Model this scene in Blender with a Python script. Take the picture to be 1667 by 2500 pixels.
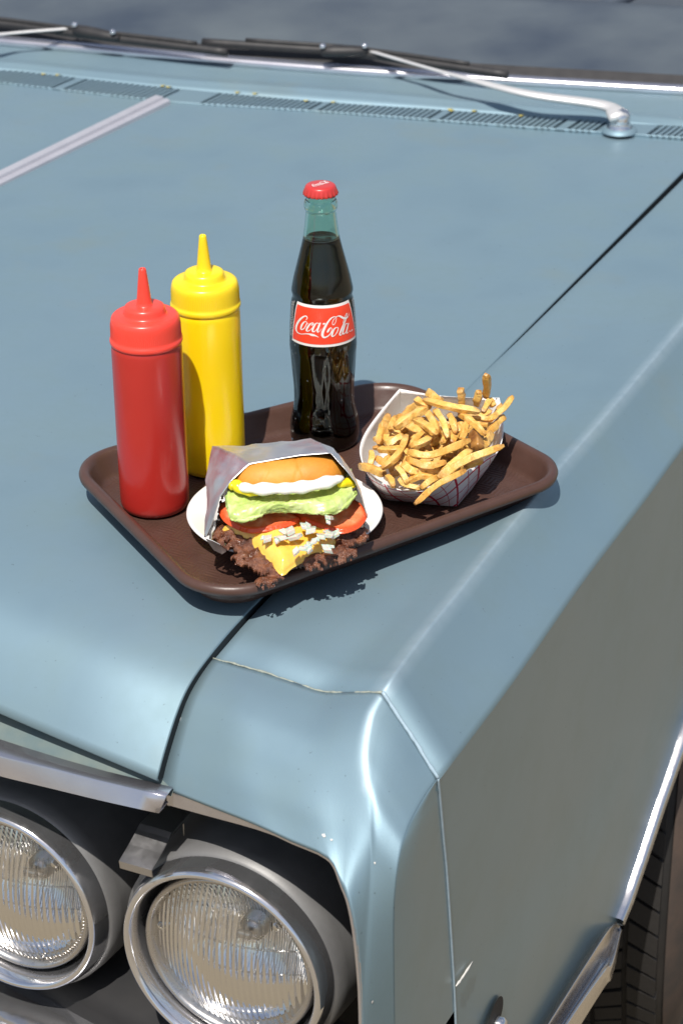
import bpy, bmesh, math, random
from mathutils import Vector, Matrix, noise
for o in list(bpy.data.objects): bpy.data.objects.remove(o)
random.seed(7)
SC = bpy.context.scene
COL = SC.collection
D = {"cam":{"loc":[-0.0,-1.8893330746696122,0.9835245461906221],"rt":[0.9999025240093042,-0.006447017409337785,-0.012384605215609834],"up":[0.013962180339145272,0.46170360383150644,0.8869243709184998],"fw":[0.0,0.8870108331782217,-0.4617486132350339],"lens":82.08},"red":[-0.1706,0.0174,-0.0],"yel":[-0.1217,0.0972,-0.0],"coke":[-0.0151,0.1505,0.0],"cokeprof":[[0.02938,0.0002],[0.03189,0.0026],[0.03312,0.0082],[0.03332,0.0166],[0.03277,0.0235],[0.03146,0.0305],[0.02991,0.0374],[0.02886,0.0443],[0.02856,0.0526],[0.02864,0.0608],[0.02945,0.0718],[0.03048,0.0854],[0.03129,0.0949],[0.03188,0.1003],[0.03197,0.1057],[0.03166,0.1151],[0.03122,0.1258],[0.03053,0.1364],[0.02986,0.1444],[0.02923,0.1483],[0.02822,0.1523],[0.02857,0.1556],[0.02904,0.1589],[0.0279,0.1654],[0.02651,0.172],[0.02489,0.1785],[0.0229,0.1863],[0.02154,0.1915],[0.01993,0.198],[0.01832,0.2045],[0.01721,0.2096],[0.01647,0.2148],[0.0156,0.2212],[0.01485,0.2276],[0.01435,0.2327],[0.01422,0.2359],[0.0147,0.2372],[0.0153,0.2384],[0.01565,0.241],[0.01552,0.2435],[0.01467,0.2461],[0.01347,0.2477]],"label_r":0.03144,"label_c":[[-0.9544,0.1524],[1.0262,0.1532],[1.312,0.112],[-1.1458,0.1125]],"script":[[[-0.0166,0.13784,0.00037],[-0.01522,0.13957,0.00065],[-0.01557,0.1413,0.00093],[-0.01725,0.1416,0.00093],[-0.02026,0.13977,0.00131],[-0.02404,0.13594,0.00168],[-0.02713,0.13133,0.00187],[-0.02845,0.12678,0.00178],[-0.02745,0.12402,0.00131],[-0.02484,0.12285,0.00075],[-0.021,0.123,0.00056],[-0.01679,0.12417,0.00066],[-0.0132,0.12462,0.00103],[-0.01032,0.12418,0.00188],[-0.00828,0.12404,0.00159],[-0.00628,0.12352,0.00094],[-0.00383,0.12222,0.00019]],[[-0.01674,0.13665,0.00047],[-0.01917,0.13465,0.00112],[-0.02142,0.13094,0.0015],[-0.022,0.12814,0.00131],[-0.02075,0.12751,0.00075],[-0.01829,0.1293,0.00066],[-0.01603,0.13321,0.00075],[-0.01531,0.13545,0.00056],[-0.01674,0.13665,0.00047]],[[-0.01531,0.13545,0.00037],[-0.01445,0.13429,0.00037],[-0.01325,0.13528,0.00028]],[[-0.01055,0.13355,0.00103],[-0.00883,0.13522,0.00084],[-0.00947,0.1361,0.00056],[-0.01167,0.13488,0.00094],[-0.01441,0.13113,0.0015],[-0.01569,0.1281,0.00131],[-0.01461,0.12724,0.00075],[-0.01179,0.1289,0.00047],[-0.00888,0.13243,0.00028]],[[-0.00311,0.13559,0.00047],[-0.00556,0.13622,0.00065],[-0.00785,0.13358,0.00131],[-0.00944,0.12973,0.0015],[-0.00923,0.12764,0.00103],[-0.0072,0.1282,0.00056],[-0.0044,0.13197,0.00056],[-0.00237,0.13624,0.00047]],[[-0.00212,0.13677,0.00112],[-0.00365,0.13305,0.0014],[-0.00479,0.12931,0.00131],[-0.00463,0.12747,0.00084],[-0.00299,0.12832,0.00037],[-0.00114,0.13098,0.00023]],[[0.00019,0.1354,0.00122],[0.00235,0.13596,0.00131]],[[0.00416,0.127,0.00094],[0.00518,0.12871,0.00159],[0.00685,0.13098,0.00094],[0.0083,0.13081,0.00047],[0.00815,0.12777,0.00056],[0.0061,0.1244,0.00084],[0.00302,0.12252,0.00113],[0.00081,0.1224,0.00141],[-0.00037,0.12465,0.00188],[0.00028,0.12833,0.00197],[0.00219,0.13249,0.00178],[0.00481,0.1368,0.0014],[0.00824,0.1405,0.00103],[0.01185,0.14161,0.00056],[0.01331,0.14014,0.00047],[0.01262,0.13648,0.00047],[0.0107,0.13385,0.00056],[0.00942,0.13446,0.00047],[0.00945,0.13656,0.00047],[0.01103,0.13922,0.00047],[0.01289,0.14074,0.00047],[0.01534,0.14152,0.00075],[0.01787,0.14064,0.0014],[0.02084,0.13852,0.00159],[0.02373,0.13738,0.00131],[0.02656,0.1375,0.00075],[0.02851,0.13897,0.00047],[0.02953,0.14125,0.00019]],[[0.01382,0.13082,0.00056],[0.01116,0.12998,0.00112],[0.00905,0.1266,0.00159],[0.0085,0.1235,0.00141],[0.0096,0.12255,0.00075],[0.01212,0.12427,0.00066],[0.01442,0.1278,0.00075],[0.01479,0.1301,0.00056],[0.01382,0.13082,0.00056]],[[0.02014,0.13333,0.00047],[0.02275,0.13841,0.00065],[0.02538,0.1413,0.00065],[0.02625,0.14145,0.00047],[0.02608,0.13977,0.00065],[0.02336,0.13533,0.00122],[0.0201,0.1307,0.0015],[0.01736,0.1261,0.00159],[0.01619,0.12346,0.00113],[0.01731,0.1223,0.00066],[0.02,0.12438,0.00028]],[[0.02623,0.13111,0.00047],[0.02364,0.13171,0.00075],[0.02131,0.12878,0.00131],[0.01971,0.12525,0.00141],[0.01998,0.1229,0.00103],[0.02218,0.12324,0.00056],[0.02543,0.12676,0.00056],[0.02727,0.13093,0.00047]],[[0.02744,0.13156,0.00103],[0.02544,0.12755,0.00131],[0.02399,0.1243,0.00122],[0.02417,0.12239,0.00075],[0.02594,0.12262,0.00038],[0.02809,0.1243,0.00023]],[[0.02838,0.12287,0.00084],[0.03004,0.12256,0.00084]],[[0.03092,0.12261,0.00094],[0.03321,0.12298,0.00094]]],"tray":[[-0.1113,-0.2074],[-0.2618,0.0745],[0.0589,0.2555],[0.2203,0.031]],"seam0":[-0.0775,-0.1496,-0.012],"front_prof":[[0.0,-0.012],[0.03,-0.0133],[0.056,-0.0158],[0.08,-0.0192],[0.103,-0.0242],[0.121,-0.0318],[0.138,-0.045],[0.157,-0.0655],[0.172,-0.085],[0.183,-0.102],[0.19,-0.12],[0.1955,-0.15],[0.199,-0.2],[0.2,-0.5]],"seam_rear":[0.437,0.9368,-0.01],"hoodlip":[[-0.2933,-0.2083,-0.0938],[-0.248,-0.2405,-0.0926],[-0.1968,-0.2768,-0.0914],[-0.1514,-0.3075,-0.0883]],"hoodrear":[[-0.6686,1.4353,-0.01],[-0.4798,1.3586,-0.01],[-0.2452,1.2618,-0.01],[0.0079,1.1971,-0.01],[0.2364,1.1302,-0.01],[0.4578,1.0707,-0.01]],"trim_c":[[-0.4269,0.934,-0.004],[-0.2431,1.252,-0.004]],"f_seam":[[-0.1088,-0.2131,-0.0253],[-0.0975,-0.1902,-0.0227],[-0.0864,-0.1676,-0.0205],[-0.0727,-0.1398,-0.0189],[-0.0488,-0.0984,-0.012],[0.1098,0.2529,-0.012],[0.1961,0.4281,-0.012],[0.2963,0.6344,-0.012],[0.4415,0.9345,-0.012]],"f_crease":[[0.0299,-0.3173,0.004],[0.0539,-0.2566,0.003],[0.0761,-0.2038,0.002],[0.1025,-0.1449,0.001],[0.1483,-0.0406,0.001],[0.2065,0.084,0.001],[0.2677,0.21,0.001],[0.3697,0.4274,0.0]],"f_edge":[[0.0725,-0.3533,-0.054],[0.1442,-0.2017,-0.054],[0.22,-0.0307,-0.054],[0.2947,0.1267,-0.054],[0.3474,0.2418,-0.054]],"cap":[[[-0.1088,-0.2131,-0.0253],[-0.067,-0.2465,-0.0187],[-0.0165,-0.2794,-0.0181],[0.0299,-0.3173,0.004],[0.0514,-0.335,-0.0245],[0.0725,-0.3533,-0.054]],[[-0.1186,-0.2331,-0.03],[-0.0749,-0.2703,-0.0236],[-0.0231,-0.3036,-0.023],[0.0209,-0.3307,-0.0046],[0.0429,-0.3491,-0.0293],[0.0632,-0.3677,-0.0588]],[[-0.1276,-0.2513,-0.0381],[-0.0818,-0.2916,-0.0315],[-0.0274,-0.3282,-0.0303],[0.0163,-0.347,-0.0169],[0.0345,-0.364,-0.0366],[0.0547,-0.383,-0.0643]],[[-0.1341,-0.2646,-0.0499],[-0.086,-0.3069,-0.0431],[-0.0291,-0.3466,-0.0413],[0.015,-0.3633,-0.0291],[0.029,-0.3799,-0.0468],[0.0475,-0.3975,-0.0706]],[[-0.1394,-0.2754,-0.0627],[-0.0869,-0.3211,-0.0554],[-0.0279,-0.3629,-0.0535],[0.0159,-0.38,-0.0446],[0.0254,-0.3975,-0.0614],[0.042,-0.4124,-0.0818]],[[-0.1442,-0.2851,-0.0755],[-0.0849,-0.336,-0.067],[-0.0249,-0.379,-0.0657],[0.0168,-0.3985,-0.0643],[0.023,-0.4135,-0.0885],[0.0376,-0.4215,-0.108]],[[-0.1476,-0.292,-0.086],[-0.0799,-0.3499,-0.078],[-0.0199,-0.3939,-0.0786],[0.014,-0.4182,-0.0887],[0.0199,-0.4261,-0.1456],[0.0364,-0.4152,-0.1663]],[[-0.1505,-0.2978,-0.0973],[-0.0726,-0.3648,-0.0877],[-0.0134,-0.4092,-0.0902],[0.0065,-0.442,-0.1193],[0.0132,-0.4379,-0.2792],[0.0385,-0.3874,-0.35]]],"lip":[[-0.1494,-0.3093,-0.0896],[-0.1129,-0.3368,-0.0896],[-0.0726,-0.3648,-0.0877],[-0.0464,-0.3813,-0.0859],[-0.0271,-0.3959,-0.0859],[-0.0112,-0.4111,-0.0908],[-0.0003,-0.4253,-0.0987],[0.0057,-0.4389,-0.1158],[0.0088,-0.448,-0.1403],[0.0109,-0.4541,-0.1751],[0.0131,-0.4578,-0.2618]],"joint":[[0.0725,-0.3533,-0.054],[0.075,-0.3447,-0.0834],[0.0785,-0.3322,-0.1281],[0.0826,-0.3178,-0.1796],[0.0909,-0.2851,-0.3129],[0.0948,-0.2674,-0.3961],[0.0978,-0.2524,-0.4708]],"arch":[[0.3787,0.315,-0.4413],[0.3586,0.278,-0.4738],[0.3425,0.2484,-0.4997],[0.3217,0.2107,-0.5385],[0.3009,0.1725,-0.5733],[0.2901,0.1518,-0.5839]],"E0":[0.0725,-0.3533,-0.054],"lampR":[-0.1009,-0.3187,-0.2563],"lampL":[-0.3011,-0.1776,-0.2921],"ztrim":[[-0.2935,-0.222,-0.1177],[-0.2941,-0.2255,-0.1299],[-0.2185,-0.2719,-0.1061],[-0.2187,-0.2756,-0.1158],[-0.149,-0.3155,-0.0969],[-0.1515,-0.3208,-0.1073]],"cowl_lip":[[-0.6036,1.4027,-0.008],[-0.4788,1.352,-0.008],[-0.3572,1.3019,-0.008],[-0.2273,1.251,-0.008],[-0.1127,1.2217,-0.008],[0.0079,1.1909,-0.008],[0.1295,1.1553,-0.008],[0.2359,1.1241,-0.008],[0.3429,1.0954,-0.008],[0.4569,1.0647,-0.008],[0.5515,1.039,-0.008]],"cowl_sb":[[-0.6036,1.4042,-0.006],[-0.4788,1.3534,-0.006],[-0.3572,1.3031,-0.006],[-0.2273,1.2521,-0.006],[-0.1127,1.2228,-0.006],[0.0079,1.1919,-0.006],[0.1296,1.1562,-0.006],[0.236,1.125,-0.006],[0.3429,1.0962,-0.006],[0.4569,1.0655,-0.006],[0.5515,1.0397,-0.006]],"cowl_st":[[-0.6065,1.4232,-0.006],[-0.4867,1.4175,-0.006],[-0.3633,1.3696,-0.006],[-0.231,1.316,-0.006],[-0.1141,1.275,-0.006],[0.0082,1.2357,-0.006],[0.1315,1.2045,-0.006],[0.2394,1.1732,-0.006],[0.3476,1.1423,-0.006],[0.463,1.1105,-0.006],[0.5589,1.0848,-0.006]],"cowl_ridge":[[-0.6094,1.4432,-0.004],[-0.489,1.4374,-0.004],[-0.3652,1.391,-0.004],[-0.2324,1.3412,-0.004],[-0.115,1.3085,-0.004],[0.0085,1.2742,-0.004],[0.1327,1.2335,-0.004],[0.2411,1.1979,-0.004],[0.3495,1.1622,-0.004],[0.4648,1.124,-0.004],[0.56,1.0924,-0.004]],"cowl_chl":[[-0.6284,1.5684,0.0],[-0.4987,1.5186,0.0],[-0.373,1.4785,0.0],[-0.2373,1.4293,0.0],[-0.117,1.3901,0.0],[0.009,1.3521,0.0],[0.1362,1.3191,0.0],[0.2476,1.2902,0.0],[0.3597,1.2631,0.0],[0.4795,1.2341,0.0],[0.5796,1.2128,0.0]],"cowl_chu":[[-0.6294,1.5801,0.008],[-0.4994,1.5298,0.008],[-0.3733,1.4871,0.008],[-0.2375,1.4388,0.008],[-0.117,1.3983,0.008],[0.0091,1.3574,0.008],[0.1363,1.3241,0.008],[0.2478,1.295,0.008],[0.3599,1.2676,0.008],[0.4797,1.2384,0.008],[0.5794,1.215,0.008]],"cowl_px":[-200,0,200,420,620,834,1054,1250,1450,1667,1850],"wpiv":[0.3759,1.0954,-0.004],"warm":[[0.3736,1.0825,0.016],[0.358,1.1207,0.022],[0.259,1.1501,0.03],[0.1834,1.2072,0.034],[0.1092,1.2769,0.036],[0.0431,1.3498,0.036]],"wblade":[[-0.1909,1.419,0.03],[-0.069,1.384,0.03],[0.0187,1.3573,0.03],[0.1329,1.2978,0.03],[0.237,1.2452,0.028]],"wholder":[[-0.0173,1.3447,0.036],[0.0419,1.3438,0.036]],"warm2":[[-0.6578,1.3963,0.03],[-0.5434,1.4226,0.034],[-0.4877,1.4529,0.036],[-0.38,1.4819,0.036]],"wblade2":[[-0.627,1.5777,0.03],[-0.4978,1.531,0.03],[-0.3701,1.4681,0.03],[-0.2467,1.4113,0.03],[-0.1537,1.3725,0.028]],"wholder2":[[-0.3792,1.4732,0.036],[-0.3208,1.4389,0.034]],"bend":[[[0.2907,0.1522,-0.5853],[0.2669,0.0998,-0.5615],[0.239,0.0424,-0.5557],[0.193,-0.0511,-0.5553]],[[0.291,0.1384,-0.5775],[0.2709,0.0713,-0.5405],[0.247,0.0224,-0.5373],[0.1985,-0.0766,-0.5341]],[[0.2966,0.1574,-0.596],[0.2832,0.1166,-0.5961],[0.2697,0.089,-0.5949],[0.219,-0.0151,-0.5858]],[[0.2963,0.1451,-0.5899],[0.2776,0.0769,-0.5865],[0.2641,0.0477,-0.5727],[0.2176,-0.0485,-0.5579]],[[0.2991,0.1578,-0.6019],[0.2849,0.1098,-0.6239],[0.274,0.0873,-0.6211],[0.2422,0.0221,-0.6173]]],"archo":[[0.3785,0.2975,-0.4311],[0.3585,0.2607,-0.4633],[0.3425,0.2312,-0.489],[0.3219,0.1938,-0.5274],[0.3012,0.1558,-0.5618],[0.2905,0.1353,-0.5723]],"stripU":[[-0.3087,-0.2074,-0.1091],[-0.2932,-0.2185,-0.1079],[-0.2442,-0.2515,-0.1042],[-0.2007,-0.2805,-0.0993],[-0.1445,-0.3152,-0.092]],"stripM":[[-0.3087,-0.2108,-0.1152],[-0.2933,-0.2212,-0.114],[-0.2442,-0.2531,-0.1061],[-0.2007,-0.2811,-0.1006],[-0.1445,-0.3157,-0.0932]],"stripL":[[-0.3096,-0.2146,-0.1311],[-0.2941,-0.2252,-0.1293],[-0.2446,-0.259,-0.1201],[-0.2009,-0.2873,-0.1134],[-0.1497,-0.3206,-0.1042]],"bumpf":[[-0.3425,-0.1912,-0.4],[-0.1833,-0.2624,-0.4]],"tyre_ref":[[0.4129,0.5015,-0.855],[0.4321,0.565,-1.0602]],"bracket":[[-0.1909,-0.3066,-0.1665],[-0.1634,-0.3259,-0.1653],[-0.1507,-0.3313,-0.139],[-0.1784,-0.3128,-0.1445]],"scratch":[[0.0908,-0.2889,-0.3125],[0.0971,-0.276,-0.3132],[0.1071,-0.2558,-0.3119]],"body_line":[[0.2878,0.1247,-0.3954],[0.1097,-0.2412,-0.3625]],"bolt":[0.1279,-0.1976,-0.4174],"plate":[-0.0509,-0.0275,0.018],"plate_r":0.0883,"bn":[0.0,-0.309,0.9511],"bO":[-0.0672,-0.1849,0.027],"patty":[[-0.1082,-0.1159,0.0494],[-0.1029,-0.1121,0.0507],[-0.0921,-0.1154,0.0496],[-0.0589,-0.1081,0.0519],[-0.0231,-0.1009,0.0543],[0.0114,-0.111,0.051],[0.0225,-0.1231,0.0471],[0.0222,-0.1371,0.0425],[0.0133,-0.1393,0.0418],[0.012,-0.1524,0.0376],[-0.0045,-0.162,0.0344],[-0.0233,-0.1678,0.0326],[-0.0314,-0.1661,0.0331],[-0.0466,-0.1681,0.0325],[-0.0477,-0.1734,0.0308],[-0.058,-0.1852,0.0269],[-0.0673,-0.1866,0.0265],[-0.0738,-0.1789,0.0289],[-0.0687,-0.173,0.0309],[-0.0763,-0.1683,0.0324],[-0.0816,-0.1637,0.0339],[-0.0911,-0.1589,0.0355],[-0.0948,-0.1527,0.0375],[-0.0914,-0.1474,0.0392],[-0.0998,-0.1411,0.0412],[-0.1058,-0.1355,0.043],[-0.1125,-0.1284,0.0454],[-0.111,-0.1198,0.0482]],"cheese":[[-0.1015,-0.1263,0.0581],[-0.0822,-0.1141,0.0621],[-0.0467,-0.1116,0.0629],[-0.0158,-0.1153,0.0617],[-0.0042,-0.1453,0.052],[-0.0172,-0.1558,0.0486],[-0.0277,-0.1617,0.0466],[-0.0405,-0.1706,0.0437],[-0.0503,-0.1788,0.0411],[-0.0591,-0.1688,0.0443],[-0.065,-0.1595,0.0473],[-0.0745,-0.1486,0.0509],[-0.0811,-0.1415,0.0532],[-0.0888,-0.1375,0.0545],[-0.0984,-0.1319,0.0563]],"tomL":[[-0.1046,-0.1136,0.0675],[-0.1019,-0.1278,0.0629],[-0.0934,-0.1366,0.0601],[-0.0815,-0.143,0.058],[-0.0674,-0.1432,0.0579],[-0.0511,-0.1397,0.0591],[-0.037,-0.1337,0.061],[-0.0358,-0.129,0.0625],[-0.0429,-0.1242,0.0641],[-0.0585,-0.1081,0.0693],[-0.0882,-0.1043,0.0705]],"tomR":[[-0.043,-0.1192,0.0641],[-0.0347,-0.1288,0.061],[-0.0229,-0.136,0.0587],[-0.0088,-0.1425,0.0566],[0.0029,-0.1443,0.056],[0.0147,-0.1375,0.0582],[0.0217,-0.1267,0.0617],[0.0209,-0.1203,0.0638],[0.014,-0.1091,0.0674],[-0.005,-0.104,0.0691],[-0.0347,-0.1098,0.0672]],"lett_lo":[[-0.0979,-0.1242,0.0783],[-0.093,-0.1496,0.0742],[-0.0737,-0.1533,0.0751],[-0.0576,-0.1441,0.076],[-0.0366,-0.1429,0.0764],[-0.0214,-0.1496,0.0763],[-0.0074,-0.1483,0.0768],[0.0043,-0.1375,0.0782],[0.0133,-0.1241,0.0804]],"lett_mid":[[-0.099,-0.1248,0.0812],[-0.0925,-0.1406,0.0813],[-0.0736,-0.1475,0.0833],[-0.0574,-0.1435,0.0836],[-0.0364,-0.1423,0.084],[-0.0213,-0.1426,0.0839],[-0.0073,-0.1421,0.084],[0.0044,-0.1331,0.0838],[0.0116,-0.1234,0.0827]],"lett_hi":[[-0.0965,-0.1247,0.0844],[-0.087,-0.1296,0.0828],[-0.0741,-0.1322,0.082],[-0.0577,-0.1317,0.0821],[-0.0366,-0.1306,0.0825],[-0.0213,-0.1269,0.0837],[-0.0072,-0.1232,0.0849],[0.0034,-0.1218,0.0854],[0.0093,-0.1212,0.0856]],"bun_out":[[-0.0913,-0.1306,0.092],[-0.0778,-0.1038,0.1007],[-0.0578,-0.0978,0.1026],[-0.0341,-0.0942,0.1038],[-0.0163,-0.0908,0.1049],[-0.008,-0.0926,0.1043],[0.0031,-0.107,0.0996],[0.0041,-0.1166,0.0965],[0.0012,-0.1213,0.095],[-0.0106,-0.1251,0.0938],[-0.034,-0.1286,0.0926],[-0.0574,-0.1305,0.092],[-0.0738,-0.1294,0.0924]],"bun_ref":[[-0.092,-0.1286,0.0916],[0.0041,-0.1177,0.0951],[-0.044,-0.1299,0.0911]],"mayo":[[-0.0866,-0.1304,0.0931],[-0.0735,-0.1389,0.0945],[-0.0571,-0.1417,0.0957],[-0.0397,-0.1412,0.0959],[-0.0222,-0.1384,0.0968],[-0.0082,-0.1314,0.097],[0.0017,-0.1226,0.0956]],"mustL":[[-0.0938,-0.1284,0.0895],[-0.089,-0.128,0.0939],[-0.0831,-0.1339,0.0909],[-0.0691,-0.1369,0.0889]],"mustR":[[-0.0012,-0.1222,0.0915],[0.0023,-0.1239,0.091],[0.0099,-0.1174,0.0889],[0.0093,-0.122,0.0853]],"onions":[[-0.0432,-0.1514,0.0631],[-0.0315,-0.1494,0.0659],[-0.0257,-0.1534,0.0646],[-0.0175,-0.158,0.061],[-0.0106,-0.1558,0.0617],[-0.0292,-0.1681,0.0567],[-0.0327,-0.1707,0.0569],[-0.0234,-0.1633,0.0593],[-0.0124,-0.1694,0.0552],[-0.0514,-0.1565,0.0594],[-0.0391,-0.1559,0.0596],[-0.0625,-0.1558,0.0585],[-0.0103,-0.1521,0.0755],[-0.0053,-0.1522,0.0597]],"wr_open":[[-0.1161,-0.1293,0.0446],[-0.1108,-0.1297,0.0568],[-0.1023,-0.1275,0.0827],[-0.0932,-0.1252,0.0958],[-0.0773,-0.115,0.1068],[-0.0573,-0.1126,0.1092],[-0.0338,-0.109,0.1117],[-0.0085,-0.1093,0.1134],[0.0025,-0.1204,0.105],[0.0117,-0.125,0.094],[0.0179,-0.1276,0.0782],[0.0219,-0.1276,0.0609]],"wr_out":[[-0.117,-0.1202,0.0404],[-0.1175,-0.1005,0.0502],[-0.1163,-0.0849,0.0584],[-0.1185,-0.0727,0.0711],[-0.1118,-0.0537,0.0946],[-0.083,-0.0537,0.0945],[-0.0637,-0.0529,0.0961],[-0.0261,-0.0512,0.0994],[-0.0069,-0.0588,0.0934],[0.0061,-0.0721,0.0809],[0.0161,-0.0858,0.0675],[0.0228,-0.1081,0.0506]],"wr_fold":[[-0.116,-0.1299,0.0449],[-0.1023,-0.137,0.0405],[-0.0987,-0.1387,0.0399]],"boat_rim":[[0.0569,0.1482,0.055],[0.0371,0.1103,0.048],[0.0233,0.08,0.042],[0.0177,0.0553,0.038],[0.0192,0.0298,0.036],[0.0247,0.0065,0.036],[0.0407,-0.0181,0.036],[0.0557,-0.0278,0.035],[0.0708,-0.0277,0.034],[0.0915,-0.0163,0.035],[0.1141,0.004,0.038],[0.1332,0.0239,0.04],[0.145,0.0371,0.042],[0.1511,0.0654,0.047],[0.152,0.0948,0.052],[0.1512,0.1247,0.055],[0.1245,0.1256,0.055],[0.09,0.1331,0.055]],"boat_base":[[0.0619,0.1817,0.002],[0.05,0.1502,0.002],[0.0397,0.1132,0.002],[0.0336,0.0772,0.002],[0.0325,0.0566,0.002],[0.0341,0.0363,0.002],[0.0402,0.0204,0.002],[0.0544,0.0157,0.002],[0.0723,0.0109,0.002],[0.0915,0.0061,0.002],[0.1053,0.0043,0.002],[0.1203,0.0365,0.002],[0.1296,0.0624,0.002],[0.134,0.092,0.002],[0.1332,0.1226,0.002],[0.1305,0.1476,0.002],[0.1141,0.1736,0.002],[0.0868,0.1809,0.002]],"fries":[[[0.0349,0.0318,0.052],[0.0385,0.0467,0.062],[0.045,0.0492,0.075]],[[0.0538,0.0639,0.068],[0.057,0.0594,0.06],[0.0593,0.0517,0.055]],[[0.0491,0.0337,0.068],[0.0643,0.0446,0.074],[0.0801,0.0538,0.078]],[[0.0689,0.0656,0.082],[0.0764,0.0589,0.08],[0.0841,0.0568,0.078]],[[0.0764,0.0595,0.084],[0.1011,0.0347,0.088],[0.1267,0.034,0.083]],[[0.0814,0.0868,0.08],[0.0872,0.0697,0.082],[0.0932,0.0586,0.082]],[[0.1098,0.057,0.096],[0.1113,0.0589,0.088],[0.1122,0.0605,0.078]],[[0.1267,0.0474,0.098],[0.1256,0.0494,0.09],[0.1254,0.0542,0.08]],[[0.132,0.0386,0.118],[0.1339,0.0479,0.104],[0.1339,0.0578,0.086]],[[0.1591,0.0732,0.08],[0.149,0.0571,0.074],[0.1326,0.0418,0.07]],[[0.1485,0.0694,0.074],[0.1377,0.0419,0.072],[0.1147,0.046,0.074]],[[0.1507,0.0604,0.066],[0.1417,0.043,0.065],[0.1317,0.0257,0.062]],[[0.0797,0.0447,0.078],[0.084,0.0222,0.08],[0.088,0.0101,0.073]],[[0.0862,0.0463,0.08],[0.0927,0.0177,0.082],[0.0963,-0.001,0.074]],[[0.0679,0.0385,0.074],[0.0786,0.0147,0.078],[0.0871,0.0051,0.074]],[[0.1077,0.0365,0.08],[0.1182,0.019,0.081],[0.1302,0.0037,0.074]],[[0.0988,0.0389,0.079],[0.1018,0.0216,0.08],[0.1039,0.0117,0.072]],[[0.1134,0.0225,0.078],[0.1107,0.0081,0.075],[0.1087,0.0052,0.068]],[[0.0627,-0.0038,0.066],[0.0742,-0.0008,0.07],[0.0809,0.0078,0.07]],[[0.0599,-0.0123,0.066],[0.0809,-0.0228,0.068],[0.1162,0.0023,0.07]],[[0.0601,0.0143,0.07],[0.051,-0.0137,0.064],[0.0363,-0.0235,0.055]],[[0.0338,0.0107,0.058],[0.0438,0.0007,0.062],[0.0578,0.0005,0.064]],[[0.0275,0.0141,0.055],[0.028,0.0057,0.052],[0.0265,-0.0014,0.047]],[[0.0171,0.0105,0.042],[0.0284,-0.0051,0.046],[0.0395,-0.0168,0.046]],[[0.0325,0.0097,0.05],[0.0386,-0.0032,0.052],[0.0451,0.002,0.055]],[[0.0497,-0.0162,0.054],[0.0556,-0.0293,0.052],[0.0592,-0.0351,0.045]],[[0.0586,-0.013,0.06],[0.0756,-0.0317,0.062],[0.0934,-0.0252,0.062]],[[0.0851,-0.0438,0.056],[0.1109,-0.027,0.064],[0.1458,-0.0103,0.07]],[[0.0894,-0.0316,0.054],[0.1037,-0.0215,0.06],[0.117,-0.0072,0.064]],[[0.0701,-0.0457,0.046],[0.0778,-0.04,0.05],[0.0857,-0.0319,0.05]],[[0.0642,-0.0716,0.044],[0.0835,-0.0524,0.052],[0.1108,-0.0306,0.056]],[[0.0593,-0.0335,0.047],[0.0706,-0.0326,0.052],[0.0832,-0.0318,0.05]],[[0.0407,-0.0197,0.046],[0.0444,-0.0263,0.045],[0.0466,-0.0363,0.043]],[[0.0533,-0.0229,0.046],[0.0568,-0.033,0.044],[0.0704,-0.0378,0.042]],[[0.0559,-0.0188,0.058],[0.0619,-0.0291,0.056],[0.0682,-0.0289,0.053]],[[0.1211,0.0212,0.07],[0.1227,0.0047,0.068],[0.1229,-0.0045,0.064]],[[0.1101,-0.0201,0.055],[0.1205,-0.0139,0.056],[0.1265,-0.0092,0.055]],[[0.0573,0.0269,0.064],[0.0481,0.0208,0.06],[0.043,0.0204,0.056]],[[0.075,0.0198,0.07],[0.067,0.0095,0.068],[0.0628,0.0003,0.064]],[[0.1296,0.0388,0.08],[0.1368,0.0522,0.085],[0.1407,0.0506,0.08]],[[0.0614,0.0363,0.068],[0.0725,0.0228,0.07],[0.0826,0.0195,0.07]],[[0.0907,-0.0001,0.068],[0.0951,0.0132,0.07],[0.0931,0.0251,0.07]],[[0.1251,0.0004,0.063],[0.1323,0.0148,0.063],[0.1371,0.0303,0.064]],[[0.041,0.0442,0.056],[0.0421,0.0363,0.054],[0.0458,0.0303,0.054]],[[0.0984,0.0297,0.072],[0.1057,0.0205,0.072],[0.1097,0.0242,0.073]],[[0.0513,-0.0048,0.054],[0.0553,0.0025,0.056],[0.0574,-0.0108,0.054]],[[0.0683,-0.0265,0.056],[0.0783,-0.0276,0.055],[0.0897,-0.0251,0.055]],[[0.0998,0.0038,0.066],[0.1016,0.0142,0.068],[0.1027,0.0248,0.07]]],"tray_r":[0.055,0.055,0.06,0.05],"bun_h":0.0205}

# ---------------------------------------------------------------- camera, sky, sun, exposure
cam = bpy.data.cameras.new('camera'); co = bpy.data.objects.new('camera', cam); COL.objects.link(co)
_c = D['cam']; _r = Vector(_c['rt']); _u = Vector(_c['up']); _f = Vector(_c['fw'])
co.matrix_world = Matrix(((_r.x, _u.x, -_f.x, _c['loc'][0]), (_r.y, _u.y, -_f.y, _c['loc'][1]), (_r.z, _u.z, -_f.z, _c['loc'][2]), (0, 0, 0, 1)))
cam.sensor_fit = 'VERTICAL'; cam.sensor_height = 36; cam.lens = 5700/2500*36
cam.clip_start = .05; cam.clip_end = 400
cam.dof.use_dof = True; cam.dof.focus_distance = 2.08; cam.dof.aperture_fstop = cam.lens/7.5
SC.camera = co
SUN_AZ = Vector((-.21, -.80)); SUN_EL = math.radians(60)
_h = SUN_AZ.normalized(); SUN = Vector((_h.x*math.cos(SUN_EL), _h.y*math.cos(SUN_EL), math.sin(SUN_EL)))
W = bpy.data.worlds.new('World'); SC.world = W; W.use_nodes = True
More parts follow.
